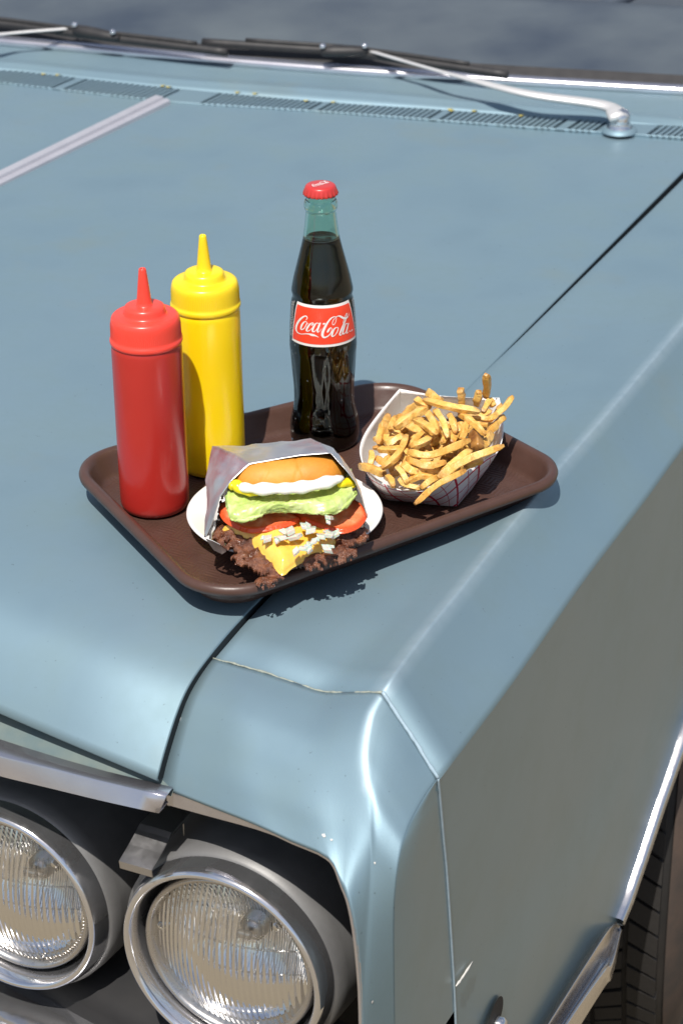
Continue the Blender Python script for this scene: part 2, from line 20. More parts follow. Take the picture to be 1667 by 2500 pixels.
_n = W.node_tree.nodes; _n.clear()
_sky = _n.new('ShaderNodeTexSky'); _sky.sky_type = 'NISHITA'; _sky.sun_disc = False
_sky.sun_elevation = SUN_EL; _sky.sun_rotation = math.atan2(SUN.x, SUN.y); _sky.dust_density = 1.5
_bg = _n.new('ShaderNodeBackground'); _bg.inputs[1].default_value = .098
_ow = _n.new('ShaderNodeOutputWorld')
_tc = _n.new('ShaderNodeTexCoord'); _mp = _n.new('ShaderNodeMapping'); _mp.inputs['Scale'].default_value = (1, 1, 1.8); _mp.inputs['Location'].default_value = (.3, .9, .2)
_cn = _n.new('ShaderNodeTexNoise'); _cn.inputs['Scale'].default_value = 2.3; _cn.inputs['Detail'].default_value = 6; _cn.inputs['Roughness'].default_value = .55
_cr = _n.new('ShaderNodeMapRange'); _cr.inputs[1].default_value = .48; _cr.inputs[2].default_value = .66; _cr.inputs[4].default_value = .8
_cm = _n.new('ShaderNodeMix'); _cm.data_type = 'RGBA'; _cm.inputs[7].default_value = (6.0, 6.1, 6.3, 1)     # broken fair-weather cloud all over the sky
_lk = W.node_tree.links.new
_lk(_tc.outputs['Generated'], _mp.inputs[0]); _lk(_mp.outputs[0], _cn.inputs['Vector']); _lk(_cn.outputs[0], _cr.inputs[0]); _lk(_cr.outputs[0], _cm.inputs[0]); _lk(_sky.outputs[0], _cm.inputs[6]); _lk(_cm.outputs[2], _bg.inputs[0]); W.node_tree.links.new(_bg.outputs[0], _ow.inputs[0])
_sl = bpy.data.lights.new('sun', 'SUN'); _sl.energy = 5.0; _sl.angle = math.radians(.55); _sl.color = (1, .955, .89)
so = bpy.data.objects.new('sun', _sl); COL.objects.link(so); so.rotation_euler = SUN.to_track_quat('Z', 'Y').to_euler()
so.location = SUN*8
SC.view_settings.view_transform = 'Standard'; SC.view_settings.look = 'None'
SC.view_settings.exposure = 0.12; SC.view_settings.gamma = 1; SC.view_settings.use_curve_mapping = False
SC.cycles.max_bounces = 10; SC.cycles.transparent_max_bounces = 12; SC.cycles.caustics_reflective = False; SC.cycles.caustics_refractive = False
SC.cycles.use_denoising = True

# ---------------------------------------------------------------- helpers
def V(p): return Vector(p)
def tag(o, label=None, cat=None, group=None, kind=None):
    if label: o['label'] = label
    if cat: o['category'] = cat
    if group: o['group'] = group
    if kind: o['kind'] = kind
    return o
def empty(name, loc=(0, 0, 0)):
    o = bpy.data.objects.new(name, None); o.empty_display_size = .05; COL.objects.link(o); o.location = loc; return o
def adopt(o, parent):
    """parent o and keep its world place; every part is modelled in world metres"""
    o.parent = parent
    if parent.parent is None: o.matrix_parent_inverse = parent.matrix_basis.inverted()
def link(name, me, parent=None, mats=()):
    o = bpy.data.objects.new(name, me); COL.objects.link(o)
    if parent is not None: adopt(o, parent)
    for m in (mats if isinstance(mats, (list, tuple)) else [mats]): me.materials.append(m)
    return o
def group_part(name, parent):
    o = empty(name); adopt(o, parent); return o
def mesh(name, verts, faces, mats, parent=None, smooth=True, uvs=None, mi=None):
    me = bpy.data.meshes.new(name); me.from_pydata([tuple(v) for v in verts], [], faces); me.update()
    if smooth:
        for p in me.polygons: p.use_smooth = True
    if uvs is not None:
        l = me.uv_layers.new(name='UVMap')
        for lp in me.loops: l.data[lp.index].uv = uvs[lp.vertex_index]
    if mi is not None:
        for p, k in zip(me.polygons, mi): p.material_index = k
    return link(name, me, parent, mats)
def cr(p, n=8, closed=False):
    """Catmull-Rom through points (any tuple length)"""
    P = [tuple(q) for q in p]; m = len(P); out = []
    rng = range(m if closed else m-1)
    for i in rng:
        if closed: a, b, c_, d = P[(i-1) % m], P[i], P[(i+1) % m], P[(i+2) % m]
        else:
            b, c_ = P[i], P[i+1]
            a = P[i-1] if i > 0 else tuple(2*x-y for x, y in zip(b, c_))
            d = P[i+2] if i+2 < m else tuple(2*y-x for x, y in zip(b, c_))
        for k in range(n):
            t = k/n; t2 = t*t; t3 = t2*t
            out.append(tuple(.5*(2*q+(r-p_)*t+(2*p_-5*q+4*r-s)*t2+(-p_+3*q-3*r+s)*t3) for p_, q, r, s in zip(a, b, c_, d)))
    if not closed: out.append(P[-1])
    return out
def grid_faces(nr, nc, close_c=False, off=0, flip=False):
    F = []
    for i in range(nr-1):
        for j in range(nc if close_c else nc-1):
            a = off+i*nc+j; b = off+i*nc+(j+1) % nc; f = (a, b, b+nc, a+nc)
            F.append(f[::-1] if flip else f)
    return F
def loft(name, rows, mats, parent=None, nr=1, nc=1, close_c=False, flip=False, smooth=True, uv=False, thick=0, thick_off=-1):
    """rows: list of equal-length point lists; smoothed in both directions"""
    if nc > 1: rows = [cr(r, nc, close_c) for r in rows]
    if nr > 1:
        cols = [cr([r[j] for r in rows], nr) for j in range(len(rows[0]))]
        rows = [[c_[i] for c_ in cols] for i in range(len(cols[0]))]
    R, C = len(rows), len(rows[0])
    vs = [p for r in rows for p in r]
    uvs = None
    if uv: uvs = [(j/(C-1), i/(R-1)) for i in range(R) for j in range(C)]
    o = mesh(name, vs, grid_faces(R, C, close_c, 0, flip), mats, parent, smooth, uvs)
    if thick:
        m = o.modifiers.new('s', 'SOLIDIFY'); m.thickness = thick; m.offset = thick_off
    return o
def lathe_vf(prof, n=48, ctr=(0, 0, 0), rfun=None):
    vs = []; F = []
    for r, z in prof:
        for k in range(n):
            a = 2*math.pi*k/n; rr = rfun(r, z, a) if rfun else r
            vs.append((ctr[0]+rr*math.cos(a), ctr[1]+rr*math.sin(a), ctr[2]+z))
    F = grid_faces(len(prof), n, True)
    return vs, F
def lathe(name, prof, mats, parent=None, n=48, ctr=(0, 0, 0), cap0=False, cap1=False, M=None, rfun=None):
    vs, F = lathe_vf(prof, n, ctr, rfun)
    if cap0: F.append(tuple(range(n))[::-1])
    if cap1: F.append(tuple(range(len(vs)-n, len(vs))))
    if M is not None: vs = [M @ Vector(v) for v in vs]
    return mesh(name, vs, F, mats, parent)
def frames(path):
    T = []
    for i in range(len(path)):
        a = path[max(0, i-1)]; b = path[min(len(path)-1, i+1)]
        T.append((b-a).normalized())
    return T
def tube_vf(path, rad, n=10, up=Vector((0, 0, 1)), flat=1.0, off=0):
    path = [Vector(p) for p in path]; T = frames(path); vs = []
    for i, (p, t) in enumerate(zip(path, T)):
        s = t.cross(up).normalized(); u2 = s.cross(t)
        r = rad[i] if hasattr(rad, '__len__') else rad
        for k in range(n):
            a = 2*math.pi*k/n; vs.append(p+s*(r*math.cos(a))+u2*(r*flat*math.sin(a)))
    F = grid_faces(len(path), n, True, off)
    F.append(tuple(off+k for k in range(n))[::-1]); F.append(tuple(off+len(vs)-n+k for k in range(n)))
    return vs, F
def tube(name, path, rad, mats, parent=None, n=10, up=Vector((0, 0, 1)), flat=1.0):
    vs, F = tube_vf(path, rad, n, up, flat); return mesh(name, vs, F, mats, parent)
def box_vf(c, ax, ay, az, bev=0, off=0):
    c = Vector(c); vs = [c+ax*x+ay*y+az*z for z in (-1, 1) for y in (-1, 1) for x in (-1, 1)]
    F = [(0, 2, 3, 1), (4, 5, 7, 6), (0, 1, 5, 4), (2, 6, 7, 3), (0, 4, 6, 2), (1, 3, 7, 5)]
    return vs, [tuple(off+i for i in f) for f in F]
def bevel(o, w, seg=2):
    m = o.modifiers.new('b', 'BEVEL'); m.width = w; m.segments = seg; m.limit_method = 'ANGLE'; m.angle_limit = math.radians(35); return o
def box(name, c, ax, ay, az, mats, parent=None, bev=0, seg=2):
    vs, F = box_vf(c, Vector(ax), Vector(ay), Vector(az)); o = mesh(name, vs, F, mats, parent, smooth=False)
    if bev: bevel(o, bev, seg)
    return o

# ---------------------------------------------------------------- materials
class NT:
    def __init__(s, name):
        s.m = bpy.data.materials.new(name); s.m.use_nodes = True; s.t = s.m.node_tree; s.N = s.t.nodes; s.L = s.t.links
        s.b = s.N['Principled BSDF']; s.out = s.N['Material Output']
    def n(s, ty, **k):
        o = s.N.new(ty)
        for a, v in k.items():
            if a.startswith('i_'):
                key = a[2:]; key = int(key) if key.isdigit() else key.replace('_', ' ')
                o.inputs[key].default_value = v
            else: setattr(o, a, v)
        return o
    def l(s, a, b): s.L.new(a, b)
    def set(s, **k):
        for a, v in k.items():
            key = a.replace('_', ' ')
            s.b.inputs[key].default_value = (*v, 1) if isinstance(v, tuple) and len(v) == 3 and key not in ('Subsurface Radius',) else v
        return s
    def coord(s, which='Object'):
        return s.n('ShaderNodeTexCoord').outputs[which]
    def noise(s, scale, detail=3, rough=.5, vec=None, dim=None):
        x = s.n('ShaderNodeTexNoise'); x.inputs['Scale'].default_value = scale; x.inputs['Detail'].default_value = detail; x.inputs['Roughness'].default_value = rough
        s.l(vec if vec is not None else s.coord(), x.inputs['Vector']); return x.outputs['Fac']
    def ramp(s, fac, stops):
        r = s.n('ShaderNodeValToRGB'); e = r.color_ramp.elements
        while len(e) < len(stops): e.new(.5)
        for q, (p, c_) in zip(e, stops): q.position = p; q.color = (*c_, 1) if len(c_) == 3 else c_
        s.l(fac, r.inputs[0]); return r.outputs[0]
    def mix(s, f, a, b, mode='MIX'):
        x = s.n('ShaderNodeMix', data_type='RGBA', blend_type=mode)
        if isinstance(f, (int, float)): x.inputs[0].default_value = f
        else: s.l(f, x.inputs[0])
        for v, i in ((a, 6), (b, 7)):
            if isinstance(v, tuple): x.inputs[i].default_value = (*v, 1)
            else: s.l(v, x.inputs[i])
        return x.outputs[2]
    def mr(s, v, a, b, c_, d):
        x = s.n('ShaderNodeMapRange'); s.l(v, x.inputs[0])
        for i, q in enumerate((a, b, c_, d)): x.inputs[i+1].default_value = q
        return x.outputs[0]
    def math(s, op, a, b=None):
        x = s.n('ShaderNodeMath', operation=op)
        for v, i in ((a, 0), (b, 1)):
            if v is None: continue
            if isinstance(v, (int, float)): x.inputs[i].default_value = v
            else: s.l(v, x.inputs[i])
        return x.outputs[0]
    def bump(s, h, strength=.3, dist=.001, prev=None):
        x = s.n('ShaderNodeBump'); x.inputs['Strength'].default_value = strength; x.inputs['Distance'].default_value = dist
        s.l(h, x.inputs['Height']);
        if prev is not None: s.l(prev, x.inputs['Normal'])
        s.l(x.outputs[0], s.b.inputs['Normal']); return x.outputs[0]
    def col(s, c_): s.l(c_, s.b.inputs['Base Color'])
    def rough(s, r): s.l(r, s.b.inputs['Roughness'])
def simple(name, col, rough=.5, metal=0, **k):
    t = NT(name); t.set(Base_Color=col, Roughness=rough, Metallic=metal, **k); return t
def nz(name, ca, cb, scale, rough=.5, metal=0, bs=0, bscale=200, bdist=.0005, detail=4, **k):
    t = NT(name); t.set(Roughness=rough, Metallic=metal, **k)
    f = t.noise(scale, detail); t.col(t.ramp(f, [(.3, ca), (.7, cb)]))
    if bs: t.bump(t.noise(bscale, 3), bs, bdist)
    return t.m

def paint(name, rough=.40, side=False):
    t = NT(name); t.set(Metallic=.50, Roughness=rough, Specular_IOR_Level=.5)
    big = t.noise(2.2, 3, .6); mid = t.noise(9, 4, .6); fine = t.noise(650, 3, .6); sp = t.noise(260, 1)
    base = t.ramp(big, [(.25, (.184, .284, .344)), (.75, (.226, .324, .378))])
    base = t.mix(t.mr(mid, .46, .68, 0, .5), base, (.185, .268, .285))
    st = t.noise(5.2, 4, .65)
    base = t.mix(t.mr(st, .57, .72, 0, .30), base, (.25, .28, .225))
    base = t.mix(t.mr(fine, .25, .75, 0, .30), base, (.20, .285, .335))
    base = t.mix(t.mr(sp, .77, .81, 0, .5), base, (.06, .08, .085))
    wr = t.n('ShaderNodeAttribute', attribute_name='crease_highlight'); base = t.mix(t.math('MULTIPLY', wr.outputs['Fac'], t.mr(t.noise(60, 4), .25, .6, .55, 1)), base, (.50, .60, .66))  # paler colour mixed in along the crease as its highlight
    t.col(base)
    r = t.mr(mid, .3, .7, rough-.015, rough+.02) if side else t.mr(mid, .3, .7, rough-.05, rough+.07); t.rough(r)
    t.bump(fine, .16, .0003)
    t.set(Coat_Weight=.25 if side else .0, Coat_Roughness=.22 if side else .3)
    return t.m
M = {}
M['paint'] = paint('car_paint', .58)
M['paint_cap'] = paint('car_paint_nose', .50)
M['paint_side'] = paint('car_paint_side', .34, True)
def chrome(name, col=(.72, .72, .74), rough=.06, pit=.25):
    t = NT(name); t.set(Metallic=.94, Base_Color=col)
    f = t.noise(60, 5, .7); g = t.noise(700, 2)
    t.rough(t.mr(f, .35, .75, rough, rough+.16))
    t.col(t.mix(t.mr(g, .68, .78, 0, pit), col, (.32, .29, .27)))
    t.bump(t.noise(25, 2), .05, .002); return t.m
M['chrome'] = chrome('chrome'); M['chrome_dull'] = chrome('dull_chrome', (.46, .45, .45), .28, .5)
M['brightwork'] = nz('satin_brightwork', (.56, .55, .60), (.62, .61, .65), 40, .26, .9, .1, 400)
M['chrome_warm'] = chrome('bumper_chrome', (.66, .62, .59), .14, 0)
M['hood_trim'] = nz('hood_trim_aluminium', (.52, .51, .55), (.57, .56, .60), 30, .40, .45, .1, 400)
M['steel_ring'] = chrome('retaining_ring_steel', (.52, .50, .48), .24, .3)
M['grey_metal'] = nz('grey_bucket_paint', (.155, .153, .152), (.195, .193, .19), 40, .5, .35, .15, 500)
M['black'] = nz('dark_cavity', (.006, .006, .007), (.014, .013, .013), 20, .75)
M['gap'] = nz('gap_black', (.006, .010, .013), (.010, .014, .018), 60, .7)
M['rubber'] = nz('rubber', (.018, .017, .018), (.03, .028, .028), 60, .55, 0, .2, 300)
M['tyre'] = nz('tyre_rubber', (.008, .0075, .007), (.018, .015, .013), 30, .72, 0, .3, 200, .001)
M['tyre_dust'] = nz('dusty_sidewall', (.09, .06, .045), (.05, .04, .034), 30, .85, 0, .2, 150)
M['header'] = nz('weathered_header_paint', (.10, .15, .16), (.16, .19, .17), 35, .6, .1, .5, 120, .0008)
t = NT('mirror_reflector'); t.set(Metallic=1.0, Base_Color=(.88, .88, .87), Roughness=.07)
w = t.n('ShaderNodeTexWave', wave_type='BANDS', bands_direction='X'); w.inputs['Scale'].default_value = 15; w.inputs['Distortion'].default_value = 2.5; w.inputs['Detail'].default_value = 1
t.l(t.coord('UV'), w.inputs['Vector']); t.bump(t.math('ADD', t.math('MULTIPLY', w.outputs[1], .5), t.noise(26, 2)), .30, .004); M['reflector'] = t.m
def glassy(name, tint, rough=.02, bump=None, ior=1.5, refl=1.0):
    t = NT(name); t.N.remove(t.b)
    tr = t.n('ShaderNodeBsdfTransparent'); tr.inputs[0].default_value = (*tint, 1)
    gl = t.n('ShaderNodeBsdfGlossy'); gl.inputs['Roughness'].default_value = rough
    fr = t.n('ShaderNodeFresnel'); fr.inputs[0].default_value = ior
    mx = t.n('ShaderNodeMixShader')
    if bump:
        bu = t.n('ShaderNodeBump'); bu.inputs['Strength'].default_value = bump[1]; bu.inputs['Distance'].default_value = bump[2]
        t.l(bump[0](t), bu.inputs['Height']); t.l(bu.outputs[0], gl.inputs['Normal']); t.l(bu.outputs[0], fr.inputs['Normal'])
    f = t.math('MULTIPLY', fr.outputs[0], refl)
    t.l(f, mx.inputs[0]); t.l(tr.outputs[0], mx.inputs[1]); t.l(gl.outputs[0], mx.inputs[2]); t.l(mx.outputs[0], t.out.inputs[0]); return t.m
def _flute(t):
    x = t.n('ShaderNodeTexWave', wave_type='BANDS', bands_direction='X'); x.inputs['Scale'].default_value = 8.9; x.inputs['Distortion'].default_value = .15
    t.l(t.coord('UV'), x.inputs['Vector']); return x.outputs[1]
M['lens'] = glassy('headlight_glass', (.95, .95, .95), .03, (_flute, .30, .003))
M['windshield'] = glassy('windshield_glass', (.74, .77, .79), .01, None, 1.52, 1.9)
M['dash'] = nz('dashboard_vinyl', (.085, .105, .14), (.215, .24, .255), 4.5, .6)
M['seat'] = nz('seat_vinyl', (.10, .12, .15), (.16, .18, .20), 3, .55)
# ground: worn warm concrete lot
t = NT('ground_concrete'); t.set(Roughness=.9)
a = t.noise(.6, 5, .6); b = t.noise(25, 4, .7); cgr = t.ramp(a, [(.3, (.20, .163, .108)), (.7, (.26, .215, .145))]); t.col(t.mix(t.mr(b, .3, .7, 0, .35), cgr, (.14, .12, .10))); t.bump(b, .4, .004); M['ground'] = t.m
# tray plastic
t = NT('brown_tray_plastic'); t.set(Roughness=.36, Specular_IOR_Level=.5)
f = t.noise(45, 4); t.col(t.ramp(f, [(.3, (.066, .033, .024)), (.7, (.080, .041, .031))]))
vec = t.coord(); mp = t.n('ShaderNodeMapping'); mp.inputs['Rotation'].default_value = (0, 0, math.radians(30)); t.l(vec, mp.inputs[0])
ck = t.n('ShaderNodeTexChecker'); ck.inputs['Scale'].default_value = 62; t.l(mp.outputs[0], ck.inputs[0])
w1 = t.n('ShaderNodeTexWave', wave_type='BANDS', bands_direction='X'); w1.inputs['Scale'].default_value = 75; t.l(mp.outputs[0], w1.inputs[0])
w2 = t.n('ShaderNodeTexWave', wave_type='BANDS', bands_direction='Y'); w2.inputs['Scale'].default_value = 75; t.l(mp.outputs[0], w2.inputs[0])
wv = t.mix(ck.outputs[1], w1.outputs[0], w2.outputs[0]); M['tray'] = t.m
sepz = t.n('ShaderNodeSeparateXYZ'); t.l(vec, sepz.inputs[0])
flat = t.mr(sepz.outputs[2], .0012, .0020, 1, 0)
sc_ = t.noise(380, 2)
t.bump(t.math('ADD', t.math('MULTIPLY', wv, flat), t.math('MULTIPLY', sc_, .25)), .35, .0006)
t.rough(t.mr(t.noise(70, 5, .7), .35, .7, .30, .46))
def plastic(name, ca, cb, rough, sss, rad, coat=0, scale=9):
    t = NT(name); t.set(Roughness=rough, Subsurface_Weight=sss, Subsurface_Scale=.006, Coat_Weight=coat, Coat_Roughness=.2)
    t.b.inputs['Subsurface Radius'].default_value = rad
    f = t.noise(scale, 3); t.col(t.ramp(f, [(.3, ca), (.7, cb)])); t.bump(t.noise(30, 2), .06, .001); return t.m
M['red_body'] = plastic('red_bottle_plastic', (.40, .022, .017), (.46, .030, .022), .24, .25, (1, .2, .1))
M['red_cap'] = plastic('red_cap_plastic', (.80, .060, .040), (.84, .07, .045), .30, .3, (1, .25, .15))
M['yel_body'] = plastic('yellow_bottle_plastic', (.88, .61, .005), (.92, .66, .008), .24, .25, (1, .6, .1))
M['yel_cap'] = plastic('yellow_cap_plastic', (.85, .60, .012), (.87, .64, .018), .30, .3, (1, .7, .1))
# cola
t = NT('bottle_glass'); t.set(Base_Color=(.62, .86, .76), Roughness=.02, IOR=1.48, Transmission_Weight=1.0); M['glass'] = t.m
M['green_glass'] = simple('green_base_glass', (.02, .22, .06), .08).m
t = NT('cola_liquid'); t.set(Base_Color=(.030, .008, .0035), Roughness=.02, IOR=1.34, Transmission_Weight=.85); M['cola'] = t.m
M['label_red'] = nz('label_red_print', (.80, .055, .022), (.83, .06, .025), 80, .35)
M['label_white'] = nz('label_white_print', (.74, .72, .70), (.79, .77, .75), 90, .4)
M['print_dark'] = simple('dark_ink', (.02, .045, .04), .5).m
M['fine_print'] = simple('pale_fine_print', (.55, .55, .54), .5).m
M['crown'] = simple('crown_red_enamel', (.58, .040, .036), .34, .15, Coat_Weight=.25).m
# food
t = NT('bun_crust'); t.set(Roughness=.58, Subsurface_Weight=.12, Subsurface_Scale=.004)
f = t.noise(22, 4, .6); g = t.noise(240, 3)
b_ = t.ramp(f, [(.25, (.58, .22, .022)), (.55, (.66, .27, .032)), (.8, (.74, .35, .06))]); b_ = t.mix(t.mr(g, .6, .85, 0, .2), b_, (.74, .42, .12))
at = t.n('ShaderNodeAttribute', attribute_name='shade'); b_ = t.mix(at.outputs['Fac'], b_, (.80, .58, .26)); t.col(b_)
vo = t.n('ShaderNodeTexVoronoi', feature='DISTANCE_TO_EDGE'); vo.inputs['Scale'].default_value = 17; t.l(t.coord(), vo.inputs['Vector'])
t.bump(t.math('ADD', t.math('MULTIPLY', t.mr(vo.outputs[0], 0, .06, 0, 1), .6), t.noise(90, 4)), .22, .0012); M['bun'] = t.m
t = NT('seared_patty'); t.set(Roughness=.38, Specular_IOR_Level=.6)
f = t.noise(160, 5, .7); g = t.noise(60, 3)
b_ = t.ramp(f, [(.28, (.026, .007, .003)), (.5, (.125, .038, .016)), (.72, (.28, .105, .045))]); b_ = t.mix(t.mr(g, .5, .8, 0, .55), b_, (.26, .125, .08)); t.col(b_)
t.rough(t.mr(t.noise(90, 3), .35, .65, .12, .5)); t.bump(t.noise(330, 5, .7), .9, .0022); M['patty'] = t.m
t = NT('melted_cheese'); t.set(Roughness=.22, Subsurface_Weight=.3, Subsurface_Scale=.006, Coat_Weight=.4, Coat_Roughness=.12); t.b.inputs['Subsurface Radius'].default_value = (1, .6, .15)
t.col(t.ramp(t.noise(50, 3), [(.3, (.82, .46, .06)), (.7, (.87, .56, .12))])); t.bump(t.noise(110, 3), .3, .0012); M['cheese'] = t.m
t = NT('tomato'); t.set(Roughness=.22, Subsurface_Weight=.25, Subsurface_Scale=.006); t.b.inputs['Subsurface Radius'].default_value = (1, .3, .15)
at = t.n('ShaderNodeAttribute', attribute_name='shade'); f = t.noise(75, 3)
b_ = t.ramp(f, [(.3, (.66, .12, .04)), (.55, (.74, .22, .095)), (.75, (.80, .42, .24))]); b_ = t.mix(at.outputs['Fac'], b_, (.68, .085, .022)); t.col(b_); t.bump(t.noise(130, 3), .4, .0012); M['tomato'] = t.m
t = NT('lettuce'); t.set(Roughness=.34, Subsurface_Weight=.2, Subsurface_Scale=.004, Transmission_Weight=.0); t.b.inputs['Subsurface Radius'].default_value = (.6, 1, .2)
u = t.coord('UV'); mp = t.n('ShaderNodeMapping'); mp.inputs['Scale'].default_value = (5, 1.0, 1); t.l(u, mp.inputs[0]); vn = t.noise(3.0, 4, .6, mp.outputs[0])
t.col(t.ramp(vn, [(.3, (.36, .49, .12)), (.5, (.45, .57, .17)), (.72, (.62, .69, .33))])); t.bump(t.math('ADD', vn, t.noise(150, 3)), .32, .0012); M['lettuce'] = t.m
M['mayo'] = nz('mayonnaise', (.84, .82, .76), (.86, .85, .80), 60, .25, 0, .1, 90, .001, Subsurface_Weight=.2, Subsurface_Scale=.004)
M['mustard'] = nz('mustard', (.82, .62, .01), (.86, .68, .02), 60, .25, 0, .1, 90, .001)
t = NT('onion'); t.set(Base_Color=(.80, .78, .68), Roughness=.18, Subsurface_Weight=.7, Subsurface_Scale=.006, Transmission_Weight=.3); M['onion'] = t.m
t = NT('foil'); t.set(Metallic=1.0, Base_Color=(.86, .86, .86), Roughness=.44)
cx = t.noise(55, 5, .6); vo = t.n('ShaderNodeTexVoronoi'); vo.inputs['Scale'].default_value = 42; t.l(t.coord(), vo.inputs['Vector'])
t.bump(t.math('ADD', cx, t.math('MULTIPLY', vo.outputs[0], .5)), .16, .003); t.rough(t.mr(cx, .3, .7, .36, .54)); M['foil'] = t.m
M['plate'] = nz('glazed_white_china', (.80, .79, .76), (.82, .81, .78), 30, .16, Coat_Weight=.5, Coat_Roughness=.06)
M['plate_mark'] = simple('grey_plate_mark', (.45, .44, .43), .3).m
# paper boat: white inside, plaid red print outside (lines follow the paper)
M['paper'] = nz('white_paperboard', (.80, .79, .77), (.84, .83, .81), 50, .6, 0, .08, 300)
t = NT('plaid_paperboard'); t.set(Roughness=.55)
u = t.n('ShaderNodeSeparateXYZ'); t.l(t.coord('UV'), u.inputs[0])
def stripe(e, period, ph, wd):
    x = t.math('FRACT', t.math('ADD', t.math('DIVIDE', e, period), ph)); return t.math('LESS_THAN', x, wd)
e1 = t.math('ADD', u.outputs[0], t.math('MULTIPLY', u.outputs[1], .45)); e2 = t.math('SUBTRACT', t.math('MULTIPLY', u.outputs[1], 1.0), t.math('MULTIPLY', u.outputs[0], .42))
m_ = t.math('MAXIMUM', t.math('MAXIMUM', stripe(e1, .034, .1, .085), stripe(e1, .034, .55, .03)), t.math('MAXIMUM', stripe(e2, .026, .3, .09), stripe(e2, .026, .75, .035)))
t.col(t.mix(m_, (.80, .78, .77), (.48, .012, .045))); M['plaid'] = t.m
t = NT('fry'); t.set(Roughness=.42, Subsurface_Weight=.15, Subsurface_Scale=.004)
oi = t.n('ShaderNodeObjectInfo'); u = t.n('ShaderNodeSeparateXYZ'); t.l(t.coord('UV'), u.inputs[0])
f = t.noise(70, 4, .65); g = t.noise(210, 3, .6)
b_ = t.ramp(f, [(.25, (.62, .30, .045)), (.5, (.78, .49, .13)), (.75, (.86, .66, .30))])
b_ = t.mix(t.math('MULTIPLY', oi.outputs['Random'], .42), b_, (.55, .22, .025))
en = t.mr(t.math('ABSOLUTE', t.math('SUBTRACT', u.outputs[0], .5)), .33, .50, 0, .9); en = t.math('MULTIPLY', en, t.mr(g, .3, .6, .2, 1)); b_ = t.mix(en, b_, (.30, .115, .018))
b_ = t.mix(t.mr(g, .60, .74, 0, .7), b_, (.30, .11, .02)); t.col(b_); t.bump(t.math('ADD', f, g), .7, .0016); M['fry'] = t.m
M['fry_brown'] = nz('fry_browned', (.16, .06, .018), (.52, .26, .06), 90, .45, 0, .5, 200, .001)
M['sealer'] = nz('cracked_joint_sealer', (.36, .38, .31), (.20, .23, .21), 300, .7, 0, .4, 500)
M['bead_highlight'] = nz('joint_bead_highlight', (.36, .47, .54), (.30, .40, .47), 200, .35)  # lighter than the body paint, to draw the highlight on the side joint
M['chip'] = simple('chipped_primer', (.62, .60, .56), .6).m
M['leaf'] = simple('dry_leaf_bits', (.45, .38, .08), .7).m

# ================================================================= ground
g = 40; ground = mesh('ground', [(-g, -g, -1.05), (g, -g, -1.05), (g, g, -1.05), (-g, g, -1.05)], [(0, 1, 2, 3)], M['ground'], smooth=False)
tag(ground, kind='structure', label='sunlit pale concrete lot under the parked car')

# ================================================================= the parked car
AX = math.radians(63.8); FWD = Vector((-math.cos(AX), -math.sin(AX), 0)); OUT = Vector((math.sin(AX), -math.cos(AX), 0)); UPV = Vector((0, 0, 1))
FS = Vector((math.cos(math.radians(-36)), math.sin(math.radians(-36)), 0))      # along the nose, to the outer side
car = empty('parked_car', (.1, .6, -1.05))
tag(car, 'faded pale blue vintage car with round twin headlights, the lunch tray on its hood', 'car')

def resamp(pts, n):
    P = [Vector(p) for p in cr(pts, 12)]; L = [0]
    for a, b in zip(P, P[1:]): L.append(L[-1]+(b-a).length)
    out = []; k = 0
    for i in range(n):
        s = L[-1]*i/(n-1)
        while k < len(L)-2 and L[k+1] < s: k += 1
        t = (s-L[k])/max(1e-9, L[k+1]-L[k]); out.append(P[k].lerp(P[k+1], t))
    return out
# --- hood: flat top sheet, rolled nose
S0 = V(D['seam0']); SR = V(D['seam_rear'])-OUT*.0014; sdir = (SR-S0); sdir.z = 0; sdir.normalize()
HR = [V(p) for p in D['hoodrear']]
rear_dir = (HR[-1]-HR[-2]).normalized(); 
SRE = SR+sdir*.20
# meet seam with rear line
def xsect(p, d, q, e):
    den = d.x*e.y-d.y*e.x; t = ((q.x-p.x)*e.y-(q.y-p.y)*e.x)/den; return p+d*t
RC = xsect(SR, sdir, HR[-1], rear_dir); RC.z = -.010
rear_pts = HR[:-1]+[HR[-1], RC]
rear_pts = [rear_pts[0]+(rear_pts[0]-rear_pts[1])*1.6]+rear_pts
NQ = 13
rear = resamp(rear_pts, NQ)                       # from far left to seam
front_top = [S0-FS*(1.25*(1-i/(NQ-1))) for i in range(NQ)]
prof = [(a, b) for a, b in D['front_prof'] if b > -.0855]
prof = [tuple(q) for q in cr(prof, 3)]
rows = []
NL = 16
for k in range(NL):
    w = k/(NL-1); r = []
    for j in range(NQ):
        p = rear[j].lerp(front_top[j], w)
        e = 1-j/(NQ-1); q_ = min(1, e/.4); q_ = q_*q_*(3-2*q_)
        p.z = -.012+.0072*q_*min(1, .35+w*1.2)+.002*(1-w)
        r.append(p)
    rows.append(r)
zend = rows[-1]
for d, z in prof[1:]:
    rows.append([p+FWD*d+Vector((0, 0, z-S0.z)) for p in zend])
lastrow = rows[-1]
rows.append([p-FWD*.004+Vector((0, 0, -.0045)) for p in lastrow])
rows.append([p-FWD*.018+Vector((0, 0, -.004)) for p in lastrow])
